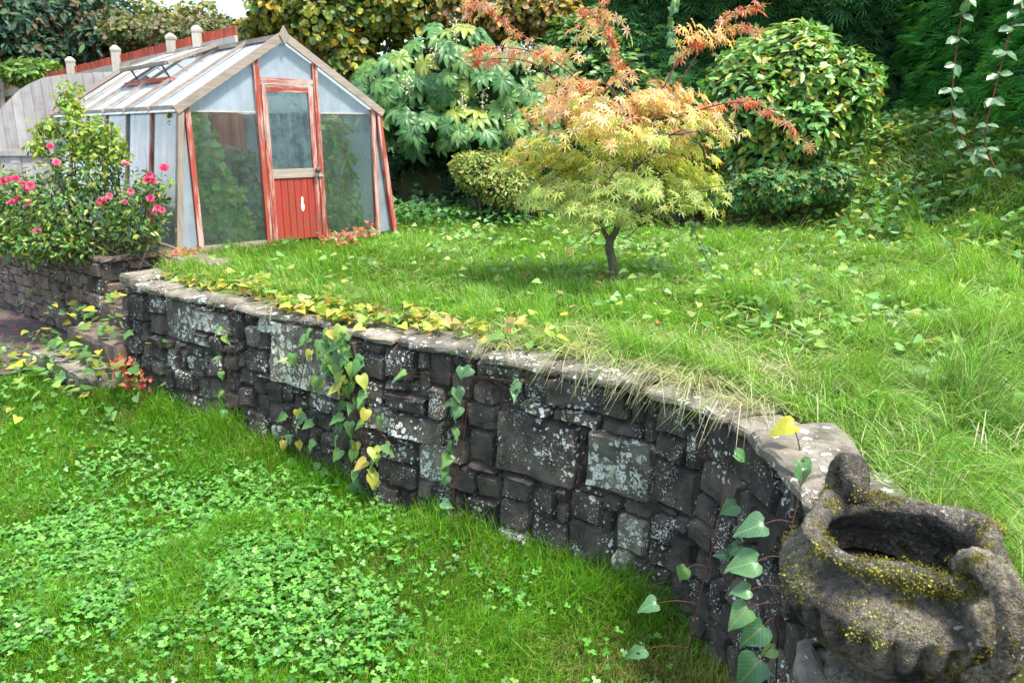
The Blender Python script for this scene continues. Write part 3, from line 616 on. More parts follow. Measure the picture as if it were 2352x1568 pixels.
for b_, nm in ((0, 'front'), (GLN, 'rear')):
    for a_, sg in ((.03, -1), (GW - .03, 1)):
        gb('corner_post', (a_, b_, 0), (a_, b_, roofz(a_) - .02), .055, .06, 'redwood')
        x0 = -GF if sg < 0 else GW + GF; x1 = -.035 if sg < 0 else GW + .035
        gb('raking_post', (x0, b_ - .012, -.04), (x1, b_ - .012, GE - .01), .06, .07, 'greywood' if sg < 0 else 'redwood')
        f = .032 * -sg
        pane('side_strip_pane', [(x0 + (.04 if sg < 0 else -.04), b_ + .012, .03), (a_ + f * -1 * 0 + (-.03 if sg < 0 else .03), b_ + .012, .03), (a_ + (-.03 if sg < 0 else .03), b_ + .012, GE - .18)], 'glass_white')
    for sg in (-1, 1):
        x0 = -.10 if sg < 0 else GW + .10; z0 = GE - .10 * (GR - GE) / (GW / 2)
        gb('barge_board', (x0, b_ - .045 if b_ == 0 else b_ + .045, z0 + .02), (GW / 2 - sg * -.0 , b_ - .045 if b_ == 0 else b_ + .045, GR + .02), .028, .085, 'greywood', (0, 1, 0) if 0 else (0, 0, 1))
    if b_ == 0:
        for a_ in (D0 - .035, D1 + .035): gb('door_post', (a_, -.004, 0), (a_, -.004, roofz(a_) - .015), .06, .062, 'redwood')
        gb('transom', (D0, -.002, 1.805), (D1, -.002, 1.805), .055, .055, 'redwood', (0, 0, 1))
        for x0, x1 in ((.06, D0 - .067), (D1 + .067, GW - .06)):
            pane('lower_pane', [(x0, .012, .06), (x1, .012, .06), (x1, .012, GE - .045), (x0, .012, GE - .045)], 'glass')
            pane('upper_pane', [(x0, .022, GE - .06), (x1, .022, GE - .06), (x1, .022, roofz(x1) - .045), (x0, .022, roofz(x0) - .045)], 'glass_white')
            gb('sill', (x0 - .02, .0, .03), (x1 + .02, .0, .03), .05, .07, 'greywood', (0, 0, 1))
            gb('lap_strip', (x0, .004, GE - .05), (x1, .004, GE - .05), .012, .014, 'post', (0, 0, 1))
        m_ = GW / 2
        pane('gable_pane', [(D0 - .005, .016, 1.83), (D1 + .005, .016, 1.83), (D1 + .005, .016, roofz(D1) - .04), (m_, .016, GR - .05), (D0 - .005, .016, roofz(D0) - .04)], 'glass_white')
    else:
        pane('rear_pane', [(.06, b_, .06), (GW - .06, b_, .06), (GW - .06, b_, GE), (GW / 2, b_, GR - .05), (.06, b_, GE)], 'glass_side')
# finial
fa = Acc(); c = np.array([GW / 2, -.075, GR + .02])
fa.add([c + np.array(q) for q in [(-.055, 0, 0), (0, 0, -.10), (.055, 0, 0), (0, 0, .10), (-.055, .03, 0), (0, .03, -.10), (.055, .03, 0), (0, .03, .10)]], quads=[(0, 1, 2, 3), (7, 6, 5, 4), (0, 4, 5, 1), (1, 5, 6, 2), (2, 6, 7, 3), (3, 7, 4, 0)]).build('finial', 'greywood', gh)
gb('ridge_board', (GW / 2, -.03, GR + .012), (GW / 2, GLN + .03, GR + .012), .07, .05, 'greywood', (0, 0, 1))
for sg in (-1, 1):
    xe = -.03 if sg < 0 else GW + .03; xb = -GF if sg < 0 else GW + GF
    gb('eave_rail', (xe, 0, GE - .02), (xe, GLN, GE - .02), .05, .06, 'greywood', (0, 0, 1))
    gb('base_rail', (xb, 0, .03), (xb, GLN, .03), .06, .10, 'greywood', (0, 0, 1))
    nb = 6
    for k_ in range(nb + 1):
        y = GLN * k_ / nb
        if 0 < k_ < nb: gb('side_bar', (xb, y, .03), (xe, y, GE - .05), .045, .05, 'redwood' if k_ % 2 else 'greywood')
        xo = -.09 if sg < 0 else GW + .09
        if k_ > 0: gb('glazing_bar', (xo, y, roofz(0) - .0665 * .8 + .035), (GW / 2 + sg * .03, y, GR - .01 + .02), .032, .026, 'greywood', (0, 1, 0))
        if k_ < nb:
            y1 = GLN * (k_ + 1) / nb
            v_ = [(xb, y + .02, .05), (xb, y1 - .02, .05), (xe, y1 - .02, GE - .04), (xe, y + .02, GE - .04)]
            pane('side_pane', v_ if sg < 0 else v_[::-1], 'glass_side')
            top = .55 if (sg < 0 and k_ in (2, 3)) else .99
            xt = xo + (GW / 2 - xo) * top; zt2 = (GE - .055) + (GR - .0 - GE + .04) * top
            v_ = [(xo, y + .018, GE - .055), (xo, y1 - .018, GE - .055), (xt, y1 - .018, zt2), (xt, y + .018, zt2)]
            pane('roof_pane', v_ if sg < 0 else v_[::-1], 'glass_roof')
# open roof vent on the near slope
vent = thing('tmp', 'x', 'x'); bpy.data.objects.remove(vent)
y0, y1 = GLN * 2 / 6 - .03, GLN * 4 / 6 + .03
hv = np.array([GW / 2 - .05, 0, GR + .045]); dn = unit(np.array([-(GW / 2), 0, -(GR - GE) + .30])); LV = .66
vf = Acc()
for y in (y0, (y0 + y1) / 2, y1): vf.beam(hv + [0, y, 0], hv + dn * LV + [0, y, 0], .045, .04, (0, 1, 0))
vf.beam(hv + [0, y0, 0], hv + [0, y1, 0], .05, .03); vf.beam(hv + dn * LV + [0, y0, 0], hv + dn * LV + [0, y1, 0], .05, .04)
vo = vf.build('roof_vent', 'greywood', gh)
for ya, yb in ((y0, (y0 + y1) / 2), ((y0 + y1) / 2, y1)):
    pane('vent_pane', [hv + dn * (LV - .02) + [0, ya + .025, .008], hv + dn * (LV - .02) + [0, yb - .025, .008], hv + dn * .02 + [0, yb - .025, .008], hv + dn * .02 + [0, ya + .025, .008]], 'glass_roof', vo)
gb('vent_frame', (GW / 2 * .45, y0, roofz(GW / 2 * .45) + .03), (GW / 2 * .45, y1, roofz(GW / 2 * .45) + .03), .05, .05, 'redwood', (0, 0, 1))
for y in (y0 + .3, y1 - .3): gb('vent_stay', (GW / 2 * .52, y, roofz(GW / 2 * .52)), hv + dn * LV * .95 + [0, y, -.02], .018, .018, 'darkmetal')
# door
door = Acc(); DH = 1.765
for a_ in (D0 + .035, D1 - .035): door.beam((a_, -.012, .03), (a_, -.012, DH), .062, .04, (0, 1, 0))
dr = door.build('door', 'redwood', gh)
gb('top_rail', (D0 + .066, -.012, DH - .04), (D1 - .066, -.012, DH - .04), .04, .08, 'redwood', (0, 0, 1), dr)
gb('middle_rail', (D0 + .066, -.014, .80), (D1 - .066, -.014, .80), .044, .10, 'greywood', (0, 0, 1), dr)
pane('door_pane', [(D0 + .066, -.006, .85), (D1 - .066, -.006, .85), (D1 - .066, -.006, DH - .08), (D0 + .066, -.006, DH - .08)], 'glass_door', dr)
nb = 6; bw = (D1 - D0 - .132) / nb
for k_ in range(nb):
    x = D0 + .066 + bw * k_
    Acc().add([(x + .004, -.022 + .006 * 0, .05), (x + bw - .004, -.022, .05), (x + bw - .004, -.022, .75), (x + .004, -.022, .75), (x, -.008, .05), (x + bw, -.008, .05), (x + bw, -.008, .75), (x, -.008, .75)],
              quads=[(0, 1, 2, 3), (1, 5, 6, 2), (4, 0, 3, 7), (3, 2, 6, 7), (4, 5, 1, 0), (5, 4, 7, 6)]).build('board', 'boardred', dr)
kn = Acc(); th8 = np.linspace(0, 2 * math.pi, 12, endpoint=False)
rows = [(.012, 0), (.012, .03), (.03, .04), (.036, .055), (.03, .072), (.012, .078), (.001, .079)]
V = np.vstack([np.c_[D1 - .035 + np.cos(th8) * r, np.full(12, -.032 - d), .83 + np.sin(th8) * r] for r, d in rows])
kn.add(V, quads=[(l * 12 + i, l * 12 + (i + 1) % 12, (l + 1) * 12 + (i + 1) % 12, (l + 1) * 12 + i) for l in range(6) for i in range(12)]).build('door_knob', 'darkmetal', dr, True)
gb('latch', (D1 - .08, -.045, .765), (D1 + .05, -.045, .765), .016, .024, 'metal', (0, 0, 1), dr)
pt = Acc(); sp = [(0, 0), (.022, .02), (.028, .06), (.012, .09), (.02, .13), (.008, .16), (-.012, .15), (-.014, .10), (-.024, .06), (-.016, .02)]
V = [(D0 + .40 + x * .9, -.0245, .36 + z * 1.1) for x, z in sp] + [(D0 + .40, -.0245, .44)]
M['whitepaint'] = plainmat('white_paint_splash', (.6, .58, .55), (.75, .73, .7), 60)
pt.add(V, tris=[(10, (i + 1) % 10, i) for i in range(10)]).build('paint_splash', 'whitepaint', dr)

# ------------------------------------------------------------------ fences
def board_fence(name, label, p0, p1, zb, topf, bw, mat, gap=.006, thick=.02, seed=0):
    p0 = np.asarray(p0, float); p1 = np.asarray(p1, float); t = unit(p1 - p0); L = np.linalg.norm(p1 - p0); nrm = np.array([t[1], -t[0]])
    if nrm[1] > 0: nrm = -nrm
    f = thing(name, label, 'fence', (*p0, zb)); n_ = int(L / bw)
    for k_ in range(n_):
        s0, s1 = k_ * bw + gap / 2, (k_ + 1) * bw - gap / 2; a = p0 + t * s0 - p0; b = p0 + t * s1 - p0; z0 = topf(s0) + R.normal() * .008; z1 = topf(s1) + R.normal() * .004; off = nrm * (.006 * R.random() + .012 * (k_ % 2))
        V = [(*(q + off + nrm * d), z) for d in (0, thick) for q, z in ((a, 0), (b, 0), (b, z1 - zb), (a, z0 - zb))]
        c = np.array([*((a + b) / 2), 0]); V = np.array(V) - c
        o = Acc().add(V, quads=[(0, 1, 2, 3), (7, 6, 5, 4), (0, 4, 5, 1), (1, 5, 6, 2), (2, 6, 7, 3), (3, 7, 4, 0)]).build('board', mat if isinstance(mat, str) else mat(s0), f); o.location = c
    return f, t, nrm
PF0 = ay(-60, 300, 13.6)[:2]; PF1 = ay(330, 300, 14.0)[:2]; LF = np.linalg.norm(PF1 - PF0)
def curve_top(s_):
    u = -60 + 390 * s_ / LF; v = np.interp(u, [-60, 0, 30, 60, 90, 120, 150, 200, 280, 340], [300, 258, 232, 205, 188, 177, 172, 168, 162, 158]); return ay(u, v, 13.7)[2]
fen, t_, n_ = board_fence('board_fence', 'silver grey fence of upright boards with a sweeping curved top', PF0, PF1, .85, curve_top, .168, 'fencegrey')
for z in (1.86, 1.15): Acc().beam((*(n_ * .045), z - .85), (*(t_ * LF + n_ * .045), z - .85), .04, .085).build('rail', 'fencegrey', fen)
QP = []
for u, v, w in [(470, 62, 12.6), (415, 80, 13.2), (308, 109, 14.7), (208, 135, 16.1), (108, 160, 17.4), (24, 181, 18.7), (-55, 200, 20)]:
    d = ray(u, v); QP.append(EYE + d * w)
QP = np.array(QP); F0, F1 = QP[-1][:2], QP[0][:2] + (QP[0] - QP[1])[:2] * 1.25
LQ = np.linalg.norm(F1 - F0); tq = (F1 - F0) / LQ; zq = np.polyfit([(q[:2] - F0) @ tq for q in QP], QP[:, 2], 1)
fb, t_, n_ = board_fence('feather_edge_fence', 'red brown upright board fence with pale capped posts behind the greenhouse', F0 - 0 * tq, F1, .9, lambda s_: zq[0] * s_ + zq[1] - .13, .13, lambda s_: 'fenceochre' if s_ < 3.2 else 'fencered')
for q in QP:
    s_ = (q[:2] - F0) @ tq; b = tq * s_ + n_ * .09; a = Acc(); zt2 = q[2] - .9; h = .065
    a.box((b[0] - h, b[1] - h, 0), (b[0] + h, b[1] + h, zt2 - .09)); a.build('post', 'post', fb)
    cp = Acc(); z = zt2 - .09; V = [(b[0] + sx * k * h, b[1] + sy * k * h, z + dz) for k, dz in ((1.1, 0), (1.1, .04), (.35, .10)) for sx, sy in ((-1, -1), (1, -1), (1, 1), (-1, 1))]
    cp.add(V, quads=[(3, 2, 1, 0), (8, 9, 10, 11)] + [(l * 4 + i, l * 4 + (i + 1) % 4, l * 4 + 4 + (i + 1) % 4, l * 4 + 4 + i) for l in range(2) for i in range(4)]).build('post_cap', 'post', fb)
s0_, s1_ = 0, LQ
Acc().beam((*(n_ * .06), zq[1] - .36 - .9), (*(tq * LQ + n_ * .06), zq[0] * LQ + zq[1] - .36 - .9), .05, .15).build('rail', 'post', fb)

# ------------------------------------------------------------------ shrubs, trees, hedges
def px_blob(u, v, y, ru, rv, rd=None):
    c = ay(u, v, y); w = depth_of(c); return c, np.array([ru * w / F, rd if rd else ru * w / F, rv * w / F])
def crown_points(blobs, n, shell=(.62, 1.0), rough=.28, seed=0, face=0.0):
    wt = np.array([np.prod(b[1]) ** (2 / 3) for b in blobs]); wt = wt / wt.sum(); k = R.choice(len(blobs), n, p=wt)
    C = np.array([b[0] for b in blobs])[k]; S = np.array([b[1] for b in blobs])[k]; d = rdir(n)
    if face: # keep fewer leaves on the side nobody sees
        flip = (d[:, 1] > .35) & (R.random(n) < face); d[flip, 1] *= -1
    r = R.uniform(shell[0], shell[1], n) ** .6
    lump = 1 + (fbm(C * 3 + d * 2.1, 1.6, seed) - .5) * 2 * rough
    P = C + d * S * (r * lump)[:, None]; return P, unit(d / S), k
def crown(name, parent, blobs, n, tm, size, cols, mat, up=.7, droop=.25, jn=.55, shell=(.62, 1), rough=.28, amt=.22, seed=0, face=.5, colf=None, kind='stuff'):
    P, nr, k = crown_points(blobs, n, shell, rough, seed, face)
    nn = unit(nr + np.array([0, 0, up]) + R.normal(size=(n, 3)) * jn)
    ax = unit(np.cross(nn, rdir(n)) + nr * .35 + np.array([0, 0, -droop]))
    col = jit(cols, n, amt)
    if colf is not None: col = colf(P, col)
    o0 = np.array(parent.location); a = Acc().scatter(tm, P - o0, ax, nn, R.uniform(*size, n), col); o = a.build(name, mat, parent)
    if kind: o['kind'] = kind
    return o, P
def stems(name, parent, paths, mat='twig', sides=5):
    a = Acc(); o0 = np.array(parent.location)
    for pts, r0, r1 in paths:
        q = spline(pts, max(5, len(pts) * 4)); a.tube(q - o0, np.linspace(r0, r1, len(q)), sides)
    return a.build(name, mat, parent, True)
def inner(parent, blobs, k=.72):  # lumpy dark core, painted shade that closes gaps between the leaves
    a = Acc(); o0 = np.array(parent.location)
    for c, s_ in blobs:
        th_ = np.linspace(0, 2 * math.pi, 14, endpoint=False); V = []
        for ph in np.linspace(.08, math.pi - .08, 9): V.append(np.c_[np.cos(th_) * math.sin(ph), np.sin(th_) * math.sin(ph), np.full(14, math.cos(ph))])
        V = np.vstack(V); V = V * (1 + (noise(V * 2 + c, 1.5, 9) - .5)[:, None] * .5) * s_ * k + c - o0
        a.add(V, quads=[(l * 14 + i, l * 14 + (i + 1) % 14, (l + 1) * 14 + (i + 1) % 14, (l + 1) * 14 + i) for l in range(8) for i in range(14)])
    return a.build('shade_core', 'inner', parent, True)
def bush(name, label, cat, blobs, n, tm, size, cols, mat, base=None, core=.7, nst=7, trunk=.03, **kw):
    c = np.mean([b[0] for b in blobs], 0); bx = base if base is not None else (c[0], c[1], z_up(c[:2])[0] - .03)
    t = thing(name, label, cat, bx); o, P = crown('crown', t, blobs, n, tm, size, cols, mat, **kw)
    b0 = np.array(bx)
    stems('trunk', t, [([b0 + R.normal(size=3) * [.08, .08, 0], (b0 + b[0]) / 2 + R.normal(size=3) * .12, b[0] + R.normal(size=3) * b[1] * .35] , trunk, trunk * .3) for b in (blobs * nst)[:max(nst, len(blobs))]], 'bark')
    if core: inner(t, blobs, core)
    return t
# conifer hedges: sprays over an uneven face
def hedge(name, label, p0, p1, ztop_, n, cols, size, seed, lean=.25, thick=1.2):
    p0 = np.asarray(p0, float); p1 = np.asarray(p1, float); t = unit(p1 - p0); L = np.linalg.norm(p1 - p0); nrm = np.array([t[1], -t[0]])
    if nrm @ (-p0) < 0: nrm = -nrm
    g = thing(name, label, 'hedge', (*((p0 + p1) / 2), 1.6)); o0 = np.array(g.location)
    s_ = R.random(n) * L; z = R.uniform(1.2, ztop_, n); q = np.c_[s_, z]
    dep = (fbm(q, .55, seed) - .5) * 1.3 + (fbm(q, 2.6, seed + 5) - .5) * .55 - R.random(n) ** 2 * .25
    P = np.c_[p0 + t * s_[:, None] + nrm * dep[:, None], z]
    n3 = np.array([*nrm, 0]); ax = unit(n3 * R.uniform(.3, 1, (n, 1)) + np.array([*t, 0]) * R.normal(size=(n, 1)) * .75 + np.array([0, 0, 1]) * R.normal(-.12, .30, (n, 1)))
    nn = unit(n3 * .45 + np.array([0, 0, .9]) + R.normal(size=(n, 3)) * .4)
    Acc().scatter(SPRAY, P - o0, ax, nn, R.uniform(*size, n), jit(cols, n, .25)).build('foliage', 'conifer', g)['kind'] = 'stuff'
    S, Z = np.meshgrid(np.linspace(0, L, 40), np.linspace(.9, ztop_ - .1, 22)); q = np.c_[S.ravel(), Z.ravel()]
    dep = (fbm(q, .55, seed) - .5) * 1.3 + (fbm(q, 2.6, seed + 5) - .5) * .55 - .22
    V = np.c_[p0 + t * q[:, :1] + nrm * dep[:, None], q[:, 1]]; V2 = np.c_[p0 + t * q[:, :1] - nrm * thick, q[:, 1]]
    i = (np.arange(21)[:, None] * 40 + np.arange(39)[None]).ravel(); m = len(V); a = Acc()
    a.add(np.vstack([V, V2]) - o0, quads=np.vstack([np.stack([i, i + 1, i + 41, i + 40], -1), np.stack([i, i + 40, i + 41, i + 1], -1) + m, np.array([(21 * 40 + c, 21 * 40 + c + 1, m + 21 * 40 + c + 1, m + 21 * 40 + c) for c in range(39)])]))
    a.build('shade_core', 'inner', g, True); return g  # dark shell behind the sprays, painted as the hedge's inner shade
hedge('conifer_hedge', 'tall dark green conifer hedge behind the rounded glossy shrub', (.4, 14.2), (8.6, 13.4), 5.4, 16000, [(.07, .20, .085), (.10, .28, .09), (.15, .34, .10)], (.17, .34), 3)
hedge('conifer_hedge', 'brighter green clipped conifer hedge with two bramble stems hanging before it', (6.55, 13.2), (6.0, 7.6), 5.2, 13500, [(.10, .36, .07), (.16, .46, .075), (.07, .28, .075)], (.15, .30), 23)
# far trees at the left
bush('evergreen_tree', 'dark blue green evergreen tree filling the sky behind the curved fence', 'tree', [px_blob(40, 50, 21, 150, 110, 2), px_blob(170, 40, 22, 130, 110, 2), px_blob(240, 95, 21, 60, 60, 1.2), px_blob(-60, 120, 20, 110, 110, 2), px_blob(90, 125, 20.5, 90, 60, 1.2)], 16000, OVAL, (.15, .27), [(.035, .085, .055), (.05, .12, .07), (.08, .15, .06), (.03, .06, .04), (.13, .10, .05)], 'leafdull', core=.66, trunk=.12, up=.4)
bush('hawthorn_tree', 'olive green straggly tree behind the fence posts, thin at the top', 'tree', [px_blob(330, 85, 20, 70, 42, 1.5), px_blob(420, 90, 19.5, 75, 42, 1.5), px_blob(500, 85, 19, 60, 40, 1.5), px_blob(280, 70, 21, 40, 42, 1), px_blob(545, 90, 18, 45, 42, 1)], 10000, ROUND, (.07, .14), [(.07, .13, .03), (.12, .17, .04), (.16, .14, .06), (.20, .15, .09)], 'leafdull', core=.5, trunk=.08, shell=(.3, 1.0), rough=.3)
bush('slender_tree', 'sparse yellow green tree top standing against the blue sky', 'tree', [px_blob(345, 25, 26, 35, 30, 1), px_blob(470, 30, 26, 45, 22, 1), px_blob(410, 35, 26, 50, 20, 1)], 800, ROUND, (.10, .22), [(.22, .24, .06), (.30, .28, .08), (.14, .18, .05)], 'leafdull', core=0, trunk=.08, shell=(.2, 1.1), rough=.6)
bush('garden_bush', 'small bright green bush showing above the ochre boards of the fence', 'bush', [px_blob(80, 168, 18.4, 55, 28, .8)], 1400, OVAL, (.12, .22), [(.10, .20, .03), (.16, .27, .05)], 'leaf', trunk=.03, core=.7)
bush('laurel_hedge', 'dark green laurel growing close behind the greenhouse glass', 'shrub', [px_blob(720, 330, 15.2, 170, 110, .8), px_blob(560, 330, 15.6, 130, 110, .8), px_blob(860, 340, 14.6, 110, 120, .8)], 3500, OVAL, (.12, .2), [(.04, .11, .03), (.07, .16, .04)], 'leafdull', core=.85)
YEL = [(.12, .19, .03), (.22, .25, .035), (.38, .31, .035), (.42, .33, .04), (.08, .14, .03), (.14, .20, .03), (.10, .16, .03)]
bush('yellowing_tree', 'broad tree of small round leaves turning yellow, arching over the greenhouse', 'tree', [px_blob(680, 30, 14.6, 95, 75, 1.1), px_blob(760, 60, 14.4, 120, 110, 1.2), px_blob(800, 180, 14.2, 90, 110, .9), px_blob(900, 20, 14.6, 110, 80, 1), px_blob(740, 200, 14.3, 60, 80, .8), px_blob(605, 75, 15, 40, 35, .8)], 10000, ROUND, (.08, .16), YEL, 'leaf', core=.74, trunk=.07, up=.5, rough=.35)
bush('orange_leaved_tree', 'pale orange and yellow leaved tree behind the large leaved shrub', 'tree', [px_blob(1050, 15, 14.8, 100, 70, .9), px_blob(1160, 25, 14.8, 100, 75, .9), px_blob(1270, 40, 14.6, 75, 70, .8)], 5200, ROUND, (.07, .14), [(.45, .25, .07), (.42, .33, .06), (.20, .20, .04), (.50, .33, .15), (.12, .15, .04)], 'leaf', core=.74, trunk=.06, up=.5)
bush('laurel_shrub', 'deep green leafy shrub filling the gap behind the red maple shoots', 'shrub', [px_blob(1330, 130, 13.6, 90, 90, .6), px_blob(1400, 200, 13.3, 90, 80, .6), px_blob(1500, 240, 13, 80, 60, .6), px_blob(1480, 290, 12.6, 100, 60, .6)], 3600, OVAL, (.12, .20), [(.05, .14, .04), (.09, .20, .05), (.15, .26, .06)], 'leaf', core=.75)
# fatsia: every large palmate leaf is its own part
def fatsia_mesh(seed):
    rg = np.random.default_rng(seed); k = 9; v = [(0, 0, 0)]; f = []
    for i in range(k):
        a = (i / (k - 1) - .5) * math.radians(285) + rg.normal() * .05; L = .62 * (1 - .35 * abs(i / (k - 1) - .5) * 2) * rg.uniform(.9, 1.1); d = np.array([math.sin(a), math.cos(a)]); s2 = np.array([d[1], -d[0]]); b = len(v)
        for t, wd, z in ((.30, .065, .035), (.62, .105, .03), (.84, .07, -.02)): v += [(*(d * L * t + s2 * wd), z + .02), (*(d * L * t), z - .012), (*(d * L * t - s2 * wd), z + .02)]
        v.append((*(d * L), -.10)); f += [(0, b + 1, b), (0, b + 2, b + 1)]
        for r in range(2):
            for c in range(2): f += [(b + r * 3 + c, b + r * 3 + c + 1, b + r * 3 + 4 + c), (b + r * 3 + c, b + r * 3 + 4 + c, b + r * 3 + 3 + c)]
        f += [(b + 6, b + 7, b + 9), (b + 7, b + 8, b + 9)]
    V = np.array(v); V[:, 2] -= (V[:, 0] ** 2 + V[:, 1] ** 2) * .25
    return Acc().add(V, tris=f).mesh('fatsia_leaf', True)
FM = [fatsia_mesh(s) for s in range(4)]
fat = thing('fatsia_shrub', 'large shrub with glossy hand shaped leaves beside the greenhouse', 'shrub', (-.9, 13.2, 1.85))
FB = [px_blob(930, 210, 12.9, 105, 100, .8), px_blob(1040, 170, 12.8, 110, 110, .9), px_blob(1150, 220, 12.7, 110, 110, .8), px_blob(1240, 180, 12.9, 80, 80, .7), px_blob(960, 290, 12.4, 85, 55, .6), px_blob(1080, 300, 12.3, 90, 55, .6), px_blob(1200, 300, 12.4, 70, 55, .6)]
P, nr, k = crown_points(FB, 290, (.8, 1.0), .2, 4, .97); keep = nr[:, 1] < .35
for p, d in zip(P[keep], nr[keep]):
    nn = unit(d * .7 + np.array([0, -.55, .55]) + R.normal(size=3) * .25); ax = unit(np.array([d[0] * .8, d[1] * .4, -.55]) + R.normal(size=3) * .25); ax = unit(ax - nn * (ax @ nn))
    one('leaf', FM[R.integers(4)], 'fatsia', fat, p, basis_of(ax, nn), R.uniform(.36, .52))
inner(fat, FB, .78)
stems('stem', fat, [([np.array([-.9, 13.2, 1.8]) + R.normal(size=3) * [.5, .1, 0], b[0] * .6 + np.array([-.9, 13.2, 1.9]) * .4, b[0]], .03, .012) for b in FB], 'bark')
for u, v in [(937, 195), (1046, 66), (1108, 226), (1218, 156), (1060, 240), (1000, 120), (1165, 262)]:
    c = ay(u, v, 11.95); fl = Acc(); o0 = np.array(fat.location)
    fl.tube([c - o0 + np.array([0, .2, -.25]), c - o0, c - o0 + np.array([.02, 0, .12])], .008, 4)
    q = c + R.normal(size=(46, 3)) * [.045, .045, .10] - o0; fl.scatter(ROUND, q, rdir(46), rdir(46), .035, np.full((46, 3), .5)); fl.build('flower_panicle', 'creamflower', fat)['kind'] = 'stuff'
# skimmia, box bushes
bush('skimmia_shrub', 'dense rounded evergreen shrub of glossy oval leaves before the dark hedge', 'shrub', [px_blob(1790, 190, 10.7, 150, 120, 1.0), px_blob(1900, 220, 10.6, 105, 110, .9), px_blob(1710, 230, 10.5, 100, 100, .9), px_blob(1820, 290, 10.3, 120, 80, .8), px_blob(1750, 340, 10.4, 90, 50, .6), px_blob(1800, 120, 10.9, 110, 60, .8)], 6200, OVAL, (.10, .18), [(.09, .24, .05), (.13, .31, .06), (.19, .37, .07), (.11, .28, .06), (.25, .38, .07), (.16, .34, .08), (.42, .38, .06)], 'gloss', core=.8, nst=9, up=.8, rough=.16, amt=.2, face=.7)
bush('ivy_mound', 'low ivy mound hiding the foot of the rounded shrub', 'ivy', [px_blob(1790, 425, 9.75, 100, 50, .35), px_blob(1690, 445, 9.9, 65, 40, .3), px_blob(1890, 415, 9.8, 75, 50, .35)], 3000, IVY, (.05, .09), [(.06, .17, .06), (.09, .22, .07), (.13, .27, .07), (.22, .28, .06)], 'leafdull', core=.8, trunk=.012)
bush('box_bush', 'low pale yellow green bush with small leaves at the foot of the ivy', 'bush', [px_blob(1110, 395, 11.3, 72, 48, .5), px_blob(1170, 430, 11.1, 70, 48, .45), px_blob(1070, 380, 11.5, 35, 30, .35)], 3800, OVAL, (.045, .08), [(.22, .29, .05), (.30, .36, .07), (.16, .24, .04), (.40, .42, .12)], 'leaf', core=.75, up=.6)
bush('box_bush', 'yellow green small leaved bush glowing behind the maple crown', 'bush', [px_blob(1560, 385, 10.9, 90, 70, .5), px_blob(1500, 420, 10.9, 70, 45, .45), px_blob(1620, 400, 10.8, 45, 60, .4)], 4500, OVAL, (.045, .085), [(.26, .32, .04), (.34, .38, .06), (.18, .26, .04), (.46, .42, .08)], 'leaf', core=.75, up=.6)
# rose bush with separate blooms
rose = thing('rose_bush', 'sprawling rose bush with pink blooms spilling over the side wall', 'rose bush', (-4.35, 8.35, .93))
RB = [px_blob(190, 490, 8.15, 150, 85, .5), px_blob(60, 500, 8.3, 95, 85, .5), px_blob(320, 500, 8.0, 70, 80, .35), px_blob(200, 390, 8.25, 90, 60, .4), px_blob(350, 435, 7.95, 38, 45, .25), px_blob(40, 430, 8.3, 60, 45, .35), px_blob(120, 560, 7.9, 140, 40, .35), px_blob(-40, 520, 8.3, 60, 80, .4)]
RC = [(.05, .15, .03), (.08, .20, .035), (.13, .25, .04), (.20, .29, .05), (.035, .10, .035), (.30, .34, .06)]
crown('foliage', rose, RB, 6200, OVAL, (.045, .085), RC, 'leaf', shell=(.35, 1.05), rough=.35, up=.6, face=.4)
RT = [px_blob(190, 320, 8.25, 50, 60, .25), px_blob(160, 235, 8.25, 26, 50, .15), px_blob(230, 300, 8.25, 35, 30, .2), px_blob(110, 290, 8.25, 32, 22, .15), px_blob(90, 335, 8.2, 26, 25, .12), px_blob(265, 345, 8.2, 32, 40, .15)]
crown('top_foliage', rose, RT, 1300, OVAL, (.05, .095), [(.20, .33, .04), (.30, .40, .05), (.38, .42, .06), (.14, .26, .04)], 'leaf', shell=(.1, 1.05), rough=.4, up=.5, face=0)
b0 = np.array([-4.35, 8.35, .93]); cs = []
for b in RB + RT + RT:
    cs.append(([b0 + R.normal(size=3) * [.25, .12, 0], (b0 + b[0]) / 2 + R.normal(size=3) * .12, b[0] + R.normal(size=3) * b[1] * .5], .012, .004))
for _ in range(46):
    u = R.uniform(10, 330); c = ay(u, R.uniform(545, 600), 7.75 + R.random() * .25); cs.append(([c, c + R.normal(size=3) * .12 + [.1, -.03, .02], c + R.normal(size=3) * .2 + [.15, -.05, -.08]], .006, .003))
stems('cane', rose, cs, 'twig', 4)
def bloom_mesh(seed):
    rg = np.random.default_rng(seed); a = Acc(); tv, tf = ROUND; P = []; 
    for ringk, (m_, tilt, sz) in enumerate([(3, 1.35, .55), (5, 1.0, .75), (6, .6, .95), (7, .25, 1.0)]):
        for i in range(m_):
            an = i / m_ * 2 * math.pi + ringk * .5 + rg.normal() * .1; o_ = np.array([math.cos(an), math.sin(an), 0]); ax = unit(o_ * math.cos(tilt) + np.array([0, 0, math.sin(tilt)])); nn = unit(np.array([0, 0, math.cos(tilt)]) - o_ * math.sin(tilt))
            a.scatter((tv * [1.3, 1, 1.5], tf), (o_ * .08)[None], ax[None], nn[None], np.array([sz * .55]), np.array([[.5, .5, .5]]))
    return a.mesh('rose_bloom')
BM = [bloom_mesh(s) for s in range(3)]
